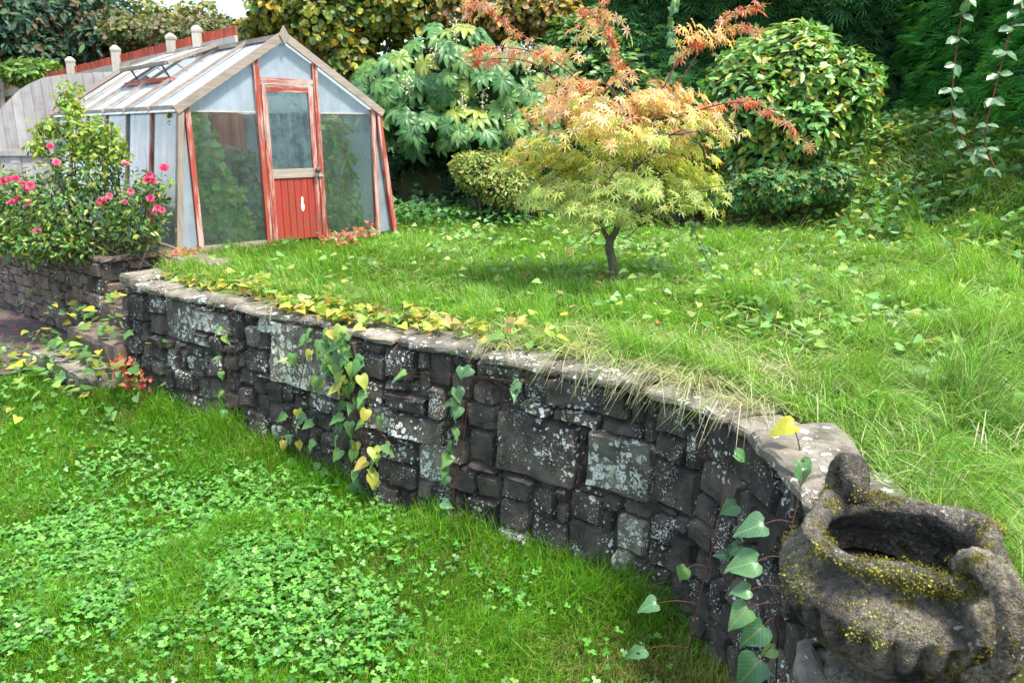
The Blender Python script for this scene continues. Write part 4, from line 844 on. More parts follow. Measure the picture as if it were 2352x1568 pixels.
for u, v in [(115, 337), (130, 374), (377, 386), (343, 402), (338, 414), (288, 377), (351, 416), (346, 456), (362, 478), (354, 484), (300, 440), (240, 458), (252, 451), (232, 464), (40, 460), (26, 466), (62, 432), (70, 428), (20, 413), (36, 410), (68, 470), (85, 533), (8, 416), (372, 483), (52, 422), (286, 464)]:
    p = ay(u, v, 7.72 + R.random() * .08); nn = unit(np.array([p[0] * -.05, -.8, .6]) + R.normal(size=3) * .35); one('bloom', BM[R.integers(3)], 'rosepetal', rose, p, basis_of(np.cross(nn, rdir(1)[0]), nn), R.uniform(.055, .085))
# plants inside the greenhouse
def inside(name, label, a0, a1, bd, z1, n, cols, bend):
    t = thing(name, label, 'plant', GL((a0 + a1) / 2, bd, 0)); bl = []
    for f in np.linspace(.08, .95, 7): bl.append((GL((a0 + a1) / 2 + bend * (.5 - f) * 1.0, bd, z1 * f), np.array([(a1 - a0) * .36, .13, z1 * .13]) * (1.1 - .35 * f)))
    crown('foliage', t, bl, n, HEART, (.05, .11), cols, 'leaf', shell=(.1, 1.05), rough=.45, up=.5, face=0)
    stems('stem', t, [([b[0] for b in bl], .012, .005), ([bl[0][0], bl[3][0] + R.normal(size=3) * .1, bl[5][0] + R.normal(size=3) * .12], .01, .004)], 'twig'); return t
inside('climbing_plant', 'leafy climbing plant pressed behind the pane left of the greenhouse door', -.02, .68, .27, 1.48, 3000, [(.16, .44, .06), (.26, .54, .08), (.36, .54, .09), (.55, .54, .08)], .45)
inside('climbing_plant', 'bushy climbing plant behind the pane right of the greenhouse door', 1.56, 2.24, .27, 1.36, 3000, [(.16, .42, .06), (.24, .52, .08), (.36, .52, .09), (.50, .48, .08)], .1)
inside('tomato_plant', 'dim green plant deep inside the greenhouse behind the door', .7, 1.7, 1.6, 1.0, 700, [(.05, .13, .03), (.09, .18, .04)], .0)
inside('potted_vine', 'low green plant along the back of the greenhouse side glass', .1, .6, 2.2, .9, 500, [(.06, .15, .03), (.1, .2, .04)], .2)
tag(Acc().tube([GL(1.85, .12, .75) - GL(1.85, .12, 0), GL(2.12, .10, 1.40) - GL(1.85, .12, 0)], .013, 6).build('bamboo_cane', 'cane'), 'pale cane leaning inside the right hand greenhouse pane', 'cane').location = GL(1.85, .12, 0)

# ------------------------------------------------------------------ maple
MY = 6.44
mb = np.array([.85, MY, z_up(np.array([.85, MY]))[0] - .02])
maple = thing('maple_tree', 'young Japanese maple with yellow leaves and long red tipped shoots on the lawn', 'tree', mb)
def mp3(u, v, dy=0): return ay(u, v, MY + dy)
tr = [([mb, mp3(1408, 610), mp3(1400, 570), mp3(1402, 545)], .042, .034), ([mp3(1402, 552), mp3(1415, 530), mp3(1428, 490, -.03), mp3(1440, 450, -.05), mp3(1458, 385, -.05), mp3(1470, 320, 0), mp3(1476, 270, 0)], .030, .012),
      ([mp3(1400, 555), mp3(1385, 525, .05), mp3(1380, 480, .08), mp3(1378, 420, .12), mp3(1372, 340, .15)], .022, .008), ([mp3(1425, 530), mp3(1470, 518, -.05), mp3(1520, 490, -.15), mp3(1570, 440, -.22)], .014, .005),
      ([mp3(1385, 520, .05), mp3(1350, 500, -.1), mp3(1300, 460, -.3), mp3(1240, 430, -.4)], .013, .004), ([mp3(1428, 490), mp3(1460, 470, .2), mp3(1520, 400, .4), mp3(1580, 360, .5)], .012, .004),
      ([mp3(1378, 430, .1), mp3(1340, 400, .2), mp3(1270, 370, .3), mp3(1190, 350, .3)], .011, .004), ([mp3(1470, 330), mp3(1430, 300, -.2), mp3(1360, 270, -.3), mp3(1260, 250, -.3)], .010, .003),
      ([mp3(1476, 280), mp3(1530, 270, -.1), mp3(1600, 250, -.2)], .009, .003), ([mp3(1440, 450), mp3(1420, 430, -.3), mp3(1400, 410, -.55)], .009, .003), ([mp3(1455, 390), mp3(1500, 350, -.3), mp3(1540, 310, -.5)], .009, .003)]
for _ in range(90):
    a = tr[R.integers(1, 11)][0]; q = a[R.integers(1, len(a))]; e = q + rdir(1)[0] * [.38, .42, .14] + [0, 0, .04]; e[2] = min(e[2], 2.28); tr.append(([q, (q + e) / 2 + R.normal(size=3) * .04, e], .006, .002))
stems('trunk', maple, tr, 'bark', 7)
CL = [  # u, v, dy, ru, rv, rd, number, palette
    (1420, 262, .0, 215, 38, .55, 900, 0), (1300, 265, -.15, 110, 40, .4, 420, 0), (1540, 250, .05, 105, 38, .45, 420, 0), (1380, 310, -.35, 170, 34, .4, 520, 1), (1560, 310, .1, 90, 40, .4, 320, 1),
    (1260, 370, .05, 115, 42, .45, 460, 1), (1190, 375, .05, 60, 32, .35, 170, 1), (1420, 360, .25, 150, 45, .4, 260, 2), (1350, 430, -.1, 130, 45, .45, 380, 2), (1430, 420, -.5, 100, 26, .3, 380, 3), (1300, 455, -.35, 90, 35, .35, 330, 3),
    (1560, 400, .15, 80, 55, .4, 300, 2), (1570, 450, -.1, 60, 40, .3, 200, 2), (1370, 475, -.35, 95, 30, .3, 260, 3), (1500, 450, .1, 90, 36, .4, 150, 2), (1250, 440, .1, 50, 30, .3, 120, 2), (1610, 395, 0, 40, 40, .25, 110, 1), (1330, 480, -.45, 80, 28, .25, 150, 3), (1600, 460, .1, 45, 26, .2, 60, 2), (1240, 300, -.1, 60, 45, .3, 130, 0), (1560, 275, .0, 90, 40, .35, 140, 0), (1200, 122, -.1, 115, 16, .12, 110, 0), (1385, 40, .1, 45, 38, .14, 90, 0), (1650, 84, .1, 100, 14, .10, 90, 0), (1440, 200, .1, 110, 40, .3, 190, 0), (1300, 205, 0, 100, 32, .25, 150, 0), (1560, 205, .0, 70, 36, .25, 90, 0), (1110, 20, .1, 50, 14, .10, 40, 0)]
PAL = [[(.70, .40, .22), (.70, .52, .36), (.64, .58, .22), (.66, .30, .16), (.60, .58, .20), (.70, .58, .44)], [(.60, .55, .12), (.62, .48, .16), (.54, .58, .16), (.66, .58, .30)], [(.50, .56, .09), (.58, .57, .10), (.42, .52, .10)], [(.38, .50, .14), (.44, .54, .16), (.50, .55, .18), (.33, .45, .11)]]
def mcol(P, n):
    zr = np.clip((P[:, 2] - 1.55) / .85 + R.normal(size=n) * .16 + (fbm(P, 3, 6) - .5) * .5, 0, .999); k_ = np.array([3, 3, 3, 2, 1, 0])[(zr * 6).astype(int)]
    return np.array([jit(PAL[i], 1, .13)[0] for i in k_])
ma = Acc(); o0 = np.array(maple.location)
for u, v, dy, ru, rv, rd, n, pl in CL:
    c, S = px_blob(u, v, MY + dy, ru, rv, rd); n = int(n * (.46 if pl < 2 else .46)); kk_ = max(5, n // 22); cc_ = c + rdir(kk_) * S * R.random((kk_, 1)) ** .4 * [1.08, 1.08, 1.25]; P = cc_[R.integers(0, kk_, n)] + R.normal(size=(n, 3)) * [.085, .085, .028]; P[:, 2] += -.22 * ((P[:, 0] - c[0]) / S[0]) ** 2 * S[2] * 2 + (fbm(P[:, :2], 5, 3) - .5) * .1
    o_ = unit(np.c_[P[:, 0] - mb[0], P[:, 1] - mb[1], np.zeros(n)]); ax = unit(o_ * .6 + np.array([0, 0, -.75]) + R.normal(size=(n, 3)) * .4); nn = unit(np.array([0, -.25, .8]) + o_ * .5 + R.normal(size=(n, 3)) * .3)
    ma.scatter(MAPLE, P - o0, ax, nn, R.uniform(.050, .092, n), mcol(P, n))
tag(ma.build('crown', 'maple', maple), kind='stuff')
MLM = Acc().add(MAPLE[0], tris=MAPLE[1]).mesh('maple_leaf')
SH = [([(1420, 262, .05), (1290, 140, .1), (1225, 100, .1), (1150, 40, .1), (1110, 8, .1), (1062, 8, .05)], .45, 30), ([(1476, 290, 0), (1350, 200, -.1), (1260, 135, -.15), (1190, 112, -.2), (1120, 112, -.2), (1072, 122, -.2)], .40, 34), ([(1360, 260, 0), (1240, 155, -.1), (1160, 135, -.15), (1070, 145, -.15)], .5, 16),
      ([(1455, 270, .1), (1420, 150, .1), (1402, 70, .1), (1385, -5, .1)], .25, 30), ([(1470, 290, .05), (1440, 190, .05), (1412, 110, 0), (1360, 30, 0), (1335, 20, 0)], .35, 22), ([(1480, 290, 0), (1530, 190, 0), (1580, 110, .05), (1660, 70, .1), (1760, 66, .1)], .35, 36), ([(1490, 290, .1), (1580, 160, .1), (1640, 60, .1), (1700, 22, .1), (1772, 8, .1)], .5, 20),
      ([(1480, 300, -.1), (1600, 255, -.25), (1690, 235, -.35), (1760, 250, -.4), (1820, 300, -.45), (1900, 352, -.5)], .3, 34), ([(1430, 250, -.1), (1395, 195, -.15), (1330, 195, -.2), (1280, 215, -.2)], .4, 14), ([(1500, 280, 0), (1530, 225, .1), (1500, 170, .1)], .4, 10)]
rt = []
for path, t0, k_ in SH:
    pts = np.array([mp3(*q) for q in path]); rt.append((pts, .008, .0025)); sp = spline(pts, 60); tg = unit(np.gradient(sp, axis=0))
    for t in t0 + (1 - t0) * np.sort(R.random(k_)):
        i = int(t * 59); p = sp[i] + R.normal(size=3) * .016 + np.array([0, 0, -.01]); ax = unit(tg[i] * .35 + np.array([0, 0, -.8]) + R.normal(size=3) * .45); nn = unit(np.array([0, -.5, .6]) + R.normal(size=3) * .35)
        one('leaf', MLM, 'mapleone', maple, p, basis_of(ax, nn), R.uniform(.05, .085))
stems('shoot', maple, rt, 'redtwig', 5)

# ------------------------------------------------------------------ grass and ground cover
def blades(P, h, w, lean, bend, col, face=None):
    n = len(P); a = R.random(n) * 2 * math.pi; s2 = np.c_[np.cos(a), np.sin(a), np.zeros(n)]; l3 = np.c_[lean, np.zeros(n)]; h = h[:, None]; b = bend[:, None]; w = w[:, None]
    mid = P + np.array([0, 0, 1]) * h * .58 * (1 - .12 * b) + l3 * h * b * .28; tip = P + np.array([0, 0, 1]) * h * (1 - .62 * b * b) + l3 * h * b * .9
    V = np.stack([P - s2 * w / 2, P + s2 * w / 2, mid + s2 * w * .42, mid - s2 * w * .42, tip], 1).reshape(-1, 3); k_ = np.arange(n) * 5
    return V, np.stack([k_ + 3, k_ + 2, k_ + 4], -1), np.stack([k_, k_ + 1, k_ + 2, k_ + 3], -1), np.repeat(col, 5, 0)
def frustum(P, m=260):
    q = P - EYE; w = q @ fwv; u = 1176 + F * q[:, 0] / np.maximum(w, .1); v = 784 - F * (q @ upv) / np.maximum(w, .1)
    return (w > .5) & (u > -m) & (u < 2352 + m) & (v > -50) & (v < 1568 + m), w, u, v
def sample(n, x0, x1, y0, y1, low):
    p = np.c_[R.uniform(x0, x1, n), R.uniform(y0, y1, n)]; k = in_low(p); p = p[k if low else ~k]; return p
def wall_gap(p):
    d = np.full(len(p), 9.0)
    for i in range(0, len(WP), 3): d = np.minimum(d, np.hypot(p[:, 0] - WP[i, 0], p[:, 1] - WP[i, 1]))
    return d
# lower lawn
p = sample(1050000, -6.5, 1.6, 2.0, 8.4, True); P = np.c_[p, z_low(p)]; ok, w, u, v = frustum(P); g = wall_gap(p)
pt_ = (p - S1) @ TD; pu_ = (p - S1) @ UPD; on_path = (pt_ > -.25) & (pu_ > -.85 + .15 * np.sin(pt_ * 4))
ok &= (R.random(len(p)) < np.clip((3.6 / w) ** 1.4, 0, 1) * .9) & ~(on_path & (R.random(len(p)) < .95)); side_d = (p - S0) @ UPD; ok &= ~((side_d > -.62) & ((p - S0) @ TD > -.1))
P = P[ok]; w = w[ok]; g = g[ok]; n = len(P); patch = fbm(P[:, :2], 1.1, 21); tall = fbm(P[:, :2], 2.7, 8)
edge_long = 1 + .9 * np.exp(-((g - .12) / .16) ** 2)
h = R.uniform(.05, .15, n) * (.5 + 1.5 * np.clip(tall * 1.6 - .4, 0, 1.1) ** 1.5) * edge_long; a = R.random(n) * 2 * math.pi; lean = np.c_[np.cos(a), np.sin(a)] * .8 + [.25, -.25]
bright = jit([(.10, .30, .012), (.14, .36, .016), (.08, .25, .012), (.18, .36, .025)], n, .16); dry = jit([(.36, .33, .12), (.25, .27, .06)], n, .15)
thatch = np.exp(-((P[:, 0] - .75) / .5) ** 2 - ((P[:, 1] - 2.9) / .5) ** 2) * .8 + .05 + .12 * (fbm(P[:, :2], 3.1, 66) > .6); col = np.where(R.random(n)[:, None] < thatch[:, None], dry, bright); col = col * (.75 + .5 * patch)[:, None]
V, t3, q4, c = blades(P - [0, 0, .01], h, R.uniform(.0028, .0050, n) * (w / 3.4) ** .5, lean, R.uniform(.25, 1.0, n), col)
GL_ = Acc().add(V, t3, q4, c).build('lower_lawn_grass', 'grass'); tag(GL_, 'bright green tufted grass of the lower lawn below the wall', 'grass', kind='stuff')
# upper lawn and bank
p = sample(1500000, -4.2, 9.0, 1.2, 13.6, False); P = np.c_[p, z_up(p)]; ok, w, u, v = frustum(P)
q_ = GO[:2]; la = (p - q_) @ gd[:2]; lb = (p - q_) @ gs[:2]; in_gh = (la > -.3) & (la < GW + .3) & (lb > .03) & (lb < GLN)
bare = (p[:, 1] > 11.9) & (p[:, 0] < 2.8) & (R.random(len(p)) < .93)
g = wall_gap(p); on_slab = (g < .30) & (R.random(len(p)) < np.where(p[:, 0] > .85, 1.0, .80)) | (g < .2) | ((p[:, 0] < 1.42) & (p[:, 1] < 3.30) & (p[:, 0] > .7))
ok &= (R.random(len(p)) < np.clip((4.2 / w) ** 1.75, 0, 1) * .95) & ~in_gh & ~bare & ~on_slab
P = P[ok]; w = w[ok]; u = u[ok]; n = len(P); x, y = P[:, 0], P[:, 1]
longg = sstep(.9, 2.0, x) * (1 - sstep(7.5, 10.5, y)) + .8 * np.exp(-((wall_gap(P[:, :2]) - .35) / .25) ** 2) + .5 * sstep(4, 6, x)
tall = np.clip(fbm(P[:, :2], 4.2, 18, 2) * 1.6 - .3, 0, 1.2) ** 1.6; h = R.uniform(.05, .13, n) * (.55 + 1.1 * tall) * (1 + 1.35 * np.clip(longg, 0, 1.2) * (.4 + .9 * tall))
a = fbm(P[:, :2], .8, 51) * 9 + R.normal(size=n) * .9; lean = np.c_[np.cos(a), np.sin(a)]
base = jit([(.13, .34, .02), (.19, .42, .035), (.09, .25, .016), (.27, .44, .06), (.17, .33, .035)], n, .2); gl_ = jit([(.30, .36, .13), (.42, .42, .20), (.22, .34, .08)], n, .16)
pr_ = np.clip(.05 + .32 * np.clip(longg, 0, 1) * fbm(P[:, :2], 1.4, 61), 0, .5); col = np.where(R.random((n, 1)) < pr_[:, None], gl_, base) * (.75 + .5 * fbm(P[:, :2], .9, 71))[:, None]
V, t3, q4, c = blades(P - [0, 0, .01], h, R.uniform(.0026, .0046, n) * (w / 3.6) ** .62, lean, np.clip(R.uniform(.2, .9, n) + .35 * longg, 0, 1.25), col)
tag(Acc().add(V, t3, q4, c).build('upper_lawn_grass', 'grass'), 'sunlit grass of the upper lawn and bank behind the wall', 'grass', kind='stuff')
# long fine strands leaning over the coping
lg = Acc(); ns_ = 3000; tuft = np.concatenate([R.uniform(4.5, 5.75, 26), R.uniform(3.3, 4.6, 9), R.uniform(1.4, 2.4, 5)]); tb = R.uniform(.10, .75, 40); tk = R.integers(0, 40, ns_); sg_ = np.clip(tuft[tk] + R.normal(size=ns_) * .045, .2, 5.82); bp, bn = wall_at(sg_)
back_ = np.abs(tb[tk] + R.normal(size=ns_) * .05) + .05; root = bp - bn * back_[:, None]; rz_ = z_up(root); L = R.uniform(.22, .62, ns_) * np.where(sg_ > 4.4, 1.0, .6); dirn = unit(bn * .6 + R.normal(size=(ns_, 2)) * 1.2 + WT[np.searchsorted(WS, sg_).clip(0, 159)] * .15)
pts = []
for t in (0, .25, .5, .75, 1.0):
    hz = L * (t * .85); vz = L * (1.25 * t - 1.35 * t * t) * R.uniform(.55, .8); q = root + dirn * hz[:, None]; pts.append(np.c_[q, np.maximum(rz_ + vz, np.where(np.sum((q - bp) * bn, 1) > .04, -9, 1.0 - .03 + .04 * (t > 0)))])
wv = np.array([.0021, .0021, .0018, .0014, .0004])[:, None, None]; a = R.random(ns_) * 6.283; sdv = np.c_[np.cos(a), np.sin(a), np.zeros(ns_)]
V = np.stack([np.stack([q - sdv * k_, q + sdv * k_], 1) for q, k_ in zip(pts, wv[:, 0])], 1).reshape(-1, 3); k_ = np.arange(ns_)[:, None] * 10
lg.add(V, quads=np.concatenate([np.stack([k_ + 2 * j, k_ + 2 * j + 1, k_ + 2 * j + 3, k_ + 2 * j + 2], -1) for j in range(4)], 1).reshape(-1, 4), col=np.repeat(jit([(.30, .37, .14), (.44, .44, .22), (.20, .32, .07), (.52, .48, .26)], ns_, .15), 10, 0))
tag(lg.build('long_grass', 'grass'), 'long pale wispy grass strands drooping over the wall coping', 'grass', kind='stuff')
# long laid grass through the right side of the upper lawn
nm = 42000; p = np.c_[R.uniform(-1.5, 6.5, nm), R.uniform(2.0, 10.5, nm)]; dens = sstep(.6, 1.8, p[:, 0] + .0 * p[:, 1]) * (1 - .75 * sstep(6.0, 9.5, p[:, 1])) + .30; p = p[~in_low(p) & (R.random(nm) < dens * (.3 + 1.2 * (fbm(p, 1.3, 44) > .45)))]; p = p[(wall_gap(p) > .26) & ~((p[:, 0] < 1.42) & (p[:, 1] < 3.3))]
nm = len(p); a = fbm(p, .55, 47) * 11 + R.normal(size=nm) * .7; dm = np.c_[np.cos(a), np.sin(a)]; L = R.uniform(.16, .40, nm) * (.6 + .4 * sstep(.8, 2, p[:, 0])); pts = []; bow = R.uniform(.35, .95, nm)
for t in (0, .3, .6, .85, 1.0):
    q = p + dm * (L * t * .85)[:, None]; pts.append(np.c_[q, z_up(p) + L * bow * (1.25 * t - .95 * t * t) + .01])
wm = (np.maximum(depth_of(pts[0]), 2) / 3.5)[:, None] ** .6; a = R.random(nm) * 6.283; sdv = np.c_[np.cos(a), np.sin(a), np.zeros(nm)] * wm
V = np.stack([np.stack([q - sdv * k_, q + sdv * k_], 1) for q, k_ in zip(pts, (.0021, .0025, .0022, .0015, .0004))], 1).reshape(-1, 3); k_ = np.arange(nm)[:, None] * 10
mg = Acc().add(V, quads=np.concatenate([np.stack([k_ + 2 * j, k_ + 2 * j + 1, k_ + 2 * j + 3, k_ + 2 * j + 2], -1) for j in range(4)], 1).reshape(-1, 4), col=np.repeat(jit([(.16, .34, .04), (.26, .40, .09), (.40, .45, .20), (.10, .26, .03), (.48, .46, .24), (.14, .32, .03)], nm, .18), 10, 0))
tag(mg.build('meadow_grass', 'grass'), 'long laid over grass blades on the wilder side of the upper lawn', 'grass', kind='stuff')
# leaf carpets
HEART6 = T([(0, 0, 0), (.36, -.04, .07), (.38, .28, .06), (0, 1, -.12), (-.38, .28, .06), (-.36, -.04, .07)], [(0, 1, 2), (0, 2, 3), (0, 3, 4), (0, 4, 5)])
def carpet(name, label, P, tm, size, cols, mat, cat, tilt=.35, amt=.2, lift=(.03, .09), mesh=None):
    n = len(P); P = P + np.c_[np.zeros((n, 2)), R.uniform(*lift, n)]; nn = unit(np.array([0, -.12, 1]) + R.normal(size=(n, 3)) * tilt)
    a = R.random(n) * 6.283; ax = np.c_[np.cos(a), np.sin(a), -.12 + R.normal(size=n) * .15]
    o = Acc().scatter(tm, P, ax, nn, R.uniform(*size, n), jit(cols, n, amt)).build(name, mat); return tag(o, label, cat, kind='stuff')
p = sample(140000, -6, 1.5, 2, 8, True); P = np.c_[p, z_low(p)]; ok, w, u, v = frustum(P, 200)
patch = np.exp(-((u - 430) / 420) ** 2 - ((v - 1290) / 170) ** 2) * 1.5 + np.exp(-((u - 100) / 300) ** 2 - ((v - 1420) / 160) ** 2) * .9 + np.exp(-((u - 800) / 300) ** 2 - ((v - 1480) / 130) ** 2) * .5 + .05
ok &= R.random(len(p)) < patch * (.35 + 1.3 * (fbm(p, 2.2, 91) > .42)) * .42
carpet('creeping_buttercup', 'carpet of small lobed leaves spreading through the lower lawn', P[ok], CLOVER, (.028, .054), [(.10, .29, .04), (.14, .36, .055), (.075, .23, .035), (.18, .40, .075)], 'leaf', 'ground cover', lift=(.035, .10), tilt=.45)
p = sample(60000, -3.2, 6.5, 3.4, 11, False); P = np.c_[p, z_up(p)]; ok, w, u, v = frustum(P, 150); q_ = p - GO[:2]
pat = np.exp(-((u - 1900) / 330) ** 2 - ((v - 640) / 130) ** 2) * 1.3 + np.exp(-((u - 1600) / 420) ** 2 - ((v - 560) / 45) ** 2) * .5 + np.exp(-((u - 2150) / 260) ** 2 - ((v - 850) / 200) ** 2) * .25 + np.exp(-((u - 1150) / 350) ** 2 - ((v - 580) / 60) ** 2) * .25 + .03
ok &= R.random(len(p)) < pat * (.25 + 1.4 * (fbm(p, 1.5, 95) > .5)) * .26; ok &= wall_gap(p) > .25; ok &= ~((q_ @ gd[:2] > -.3) & (q_ @ gd[:2] < GW + .3) & (q_ @ gs[:2] > -.05))
carpet('lawn_bindweed', 'pale heart shaped leaves sprawling across the sunny side of the upper lawn', P[ok], HEART, (.045, .09), [(.17, .34, .08), (.23, .40, .11), (.12, .28, .06), (.34, .44, .10)], 'leaf', 'ground cover', lift=(.05, .15), tilt=.6)
sE = np.concatenate([R.uniform(.2, 4.6, 330), R.normal(2.6, .45, 330), R.normal(1.2, .5, 70)]).clip(.15, 5.6); bp, bn = wall_at(sE); rr_ = np.abs(R.normal(0, .26, len(sE))) + np.where(sE < 2.1, .20, np.where(sE > 3.1, .12, .02)); q = bp - bn * (rr_ - .03)[:, None]
carpet('edge_bindweed', 'yellowing bindweed leaves tumbling along the wall coping', np.c_[q, np.maximum(z_up(q), .965)], HEART, (.05, .10), [(.40, .44, .06), (.46, .44, .07), (.22, .38, .07), (.15, .32, .06), (.28, .40, .08), (.50, .42, .09), (.32, .22, .08)], 'leaf', 'ground cover', lift=(.02, .10), tilt=.5)
# ivy on the rear bank, weeds on the right bank
p = sample(15000, -3.0, 3.6, 11.2, 13.4, False); P = np.c_[p, z_up(p)]; ok = (fbm(p, 1.2, 14) > .30) & ~(((p - GO[:2]) @ gd[:2] < GW + .3) & ((p - GO[:2]) @ gs[:2] < GLN))
ok &= R.random(len(p)) < sstep(11.2, 11.9, p[:, 1])
carpet('ivy', 'dark ivy covering the shaded bank behind the lawn', P[ok], IVY, (.05, .095), [(.045, .12, .06), (.06, .15, .065), (.08, .19, .06), (.05, .10, .07)], 'gloss', 'ivy', lift=(.02, .22), tilt=.6)
p = sample(50000, -1.6, 8.5, 6.0, 13.6, False); P = np.c_[p, z_up(p)]; q_ = .93 * (p[:, 0] - 3.7) + .36 * (p[:, 1] - 11.0); ok = (R.random(len(p)) < (sstep(-1.4, .4, q_) * .7 + .45 * sstep(11, 11.6, p[:, 1])) * .34 * (.3 + 1.3 * (fbm(p, 1.1, 33) > .46))); ok &= (p[:, 0] > -1.2)
carpet('bank_weeds', 'tangle of green and yellow leaves on the bank below the hedge', P[ok], HEART6, (.06, .13), [(.09, .25, .07), (.14, .32, .09), (.20, .36, .10), (.34, .38, .07), (.08, .20, .07), (.24, .38, .14)], 'leafdull', 'ground cover', lift=(.04, .22), tilt=.55)
ok2 = (np.abs(p[:, 0] - 3.4) < 1.0) & (np.abs(p[:, 1] - 10.9) < .7) & (R.random(len(p)) < .12)
carpet('fallen_leaves', 'dry tan fallen leaves lying under the rounded shrub', P[ok2], OVAL, (.07, .13), [(.42, .27, .12), (.50, .34, .16), (.30, .17, .08), (.55, .42, .16)], 'leafdull', 'fallen leaves', lift=(.04, .16), tilt=.5)
p = np.vstack([np.c_[R.normal(.9, 1.2, 40), R.normal(4.9, .7, 40)], np.c_[R.uniform(-2, 5, 60), R.uniform(4.5, 9.5, 60)]]); p = p[~in_low(p)]
carpet('lawn_litter', 'scattered brown and red fallen leaves in the upper lawn', np.c_[p, z_up(p)], OVAL, (.05, .09), [(.36, .14, .05), (.44, .28, .10), (.50, .40, .12), (.30, .10, .05)], 'leafdull', 'fallen leaves', lift=(.06, .10))
p = sample(7000, -2.2, .2, 8.6, 11.9, False); k_ = ((p - GO[:2]) @ gd[:2] > GW + .15) & (R.random(len(p)) < sstep(10.2, 11.4, p[:, 1]) * .6)
carpet('herb_robert', 'low fresh green weeds along the foot of the ivy bank', np.c_[p, z_up(p)][k_], CLOVER, (.06, .11), [(.08, .22, .05), (.12, .28, .06), (.06, .17, .05)], 'leaf', 'ground cover', lift=(.04, .24), tilt=.5)
# pink petals on the path and the steps
pp = []
for _ in range(260):
    q = S1 + TD * R.uniform(0, 2.6) + UPD * R.uniform(-1.0, .1); pp.append([*q, .05])
for k_ in range(4):
    for _ in range(34):
        q = S0 + TD * R.uniform(.15, .95) + UPD * (.32 * k_ - .52 + R.uniform(.02, .34)); pp.append([*q, .2 * (k_ + 1) - .018])
pp = np.array(pp); low_ = pp[:, 2] < .06; pp[low_, 2] = z_low(pp[low_, :2]) + .018; n = len(pp)
tag(Acc().scatter(ROUND, pp, np.c_[rdir(n)[:, :2], np.zeros(n)] + 1e-3, np.array([0, 0, 1.0]) + R.normal(size=(n, 3)) * .15, R.uniform(.022, .04, n), jit([(.66, .06, .16), (.72, .20, .27), (.55, .05, .12)], n, .12)).build('rose_petals', 'leafdull'), 'fallen pink rose petals on the earth path and steps', 'petals', kind='stuff')
q = []
for _ in range(260):
    u, v = R.normal(190, 110), R.normal(850, 45); c = az(u, v, .1); q.append(c)
q = np.array(q); q = q[in_low(q[:, :2])]; d = (q[:, :2] - S0) @ UPD; q[:, 2] = np.where(d > -.5, np.clip(np.floor((d + .52) / .32 + 1) * .2, .2, .8), z_low(q[:, :2]))
carpet('step_weeds', 'yellow green bindweed leaves sprawling over the lower step and path', q, HEART, (.06, .12), [(.12, .26, .05), (.20, .32, .06), (.36, .38, .06), (.08, .20, .05)], 'leaf', 'ground cover', lift=(.03, .16), tilt=.5)

# ------------------------------------------------------------------ hanging bindweed: every leaf its own part
def heart_mesh(seed):
    rg = np.random.default_rng(seed); wid = rg.uniform(.85, 1.1); curl = rg.uniform(.25, .6); v = []; f = []
    for y, wd in [(-.16, .20), (-.06, .36), (.08, .42), (.25, .40), (.42, .33), (.60, .23), (.78, .12)]:
        for x in (-1, -.5, 0, .5, 1):
            e = wd * wid * (1 + (rg.normal() * .07 if abs(x) == 1 else 0)); yy = y + (.10 * (1 - abs(x)) if y < 0 else 0) + (.0 if abs(x) < 1 else rg.normal() * .015)
            v.append((x * e, yy, abs(x) * wd * .28 - yy * yy * curl + .03 * math.sin(yy * 9 + x * 2) + rg.normal() * .008))
    v.append((rg.normal() * .04, 1.0, -curl)); v = np.array(v)
    for r_ in range(6):
        for c_ in range(4): i = r_ * 5 + c_; f += [(i, i + 1, i + 6), (i, i + 6, i + 5)]
    f += [(30 + c_, 31 + c_, 35) for c_ in range(4)]
    if rg.random() < .7: f = [t_ for k_, t_ in enumerate(f) if k_ not in set(rg.integers(0, 50, 2))]
    return Acc().add(v, tris=f).mesh('bindweed_leaf', True)
HM = [heart_mesh(s) for s in range(5)]; HG = [heart_mesh(s + 9) for s in range(4)]
def vine(label, paths, leaves, meshes, mat, size=(.07, .11), smat='vinestem', group=None, name='hanging_vine', cat='vine', depth=None, off=.06):
    def P3(u, v, o=off):
        if depth is not None: return ay(u, v, depth)
        h = wall_hit(u, v)
        if h is None: return None
        s2, z, p = h; nn = wall_at(s2)[1]; return p * 1 + np.array([nn[0], nn[1], 0]) * (o + max(0, .95 - z) * .06)
    top = P3(*paths[0][0]); t = thing(name, label, cat, top, group=group)
    st = []
    for pa in paths:
        q = [x for x in (P3(*k_) for k_ in pa) if x is not None]
        if len(q) > 1: st.append((q, .0034, .002))
    if st:
        lp = np.vstack([spline(np.array(q[0]), 30) for q in st])
        for u, v in leaves:
            p = P3(u, v)
            if p is not None:
                b = lp[np.argmin(np.linalg.norm(lp - p, axis=1))]; st.append(([b, (b + p) / 2 + [0, 0, .01], p], .0018, .0012))
        stems('stem', t, st, smat, 4)
    for u, v in leaves:
        p = P3(u, v, off + R.uniform(.01, .05))
        if p is None: continue
        ax = unit(np.array([R.normal(-.25, .5), -.35, -.55 + R.normal() * .3])); nn = unit(np.array([R.normal() * .35, -.55, .75]) + R.normal(size=3) * .2); one('leaf', meshes[R.integers(len(meshes))], mat, t, p, basis_of(ax, nn), R.uniform(*size))
    return t
vine('thin bindweed strand with a few small leaves nearest the wall corner', [[(548, 712), (545, 800), (552, 900), (562, 1010)], [(556, 712), (560, 850), (548, 960)]], [(538, 748), (543, 765), (537, 812), (540, 845), (541, 890), (540, 950), (552, 930), (566, 1000)], HM, 'bindweed', (.06, .085))
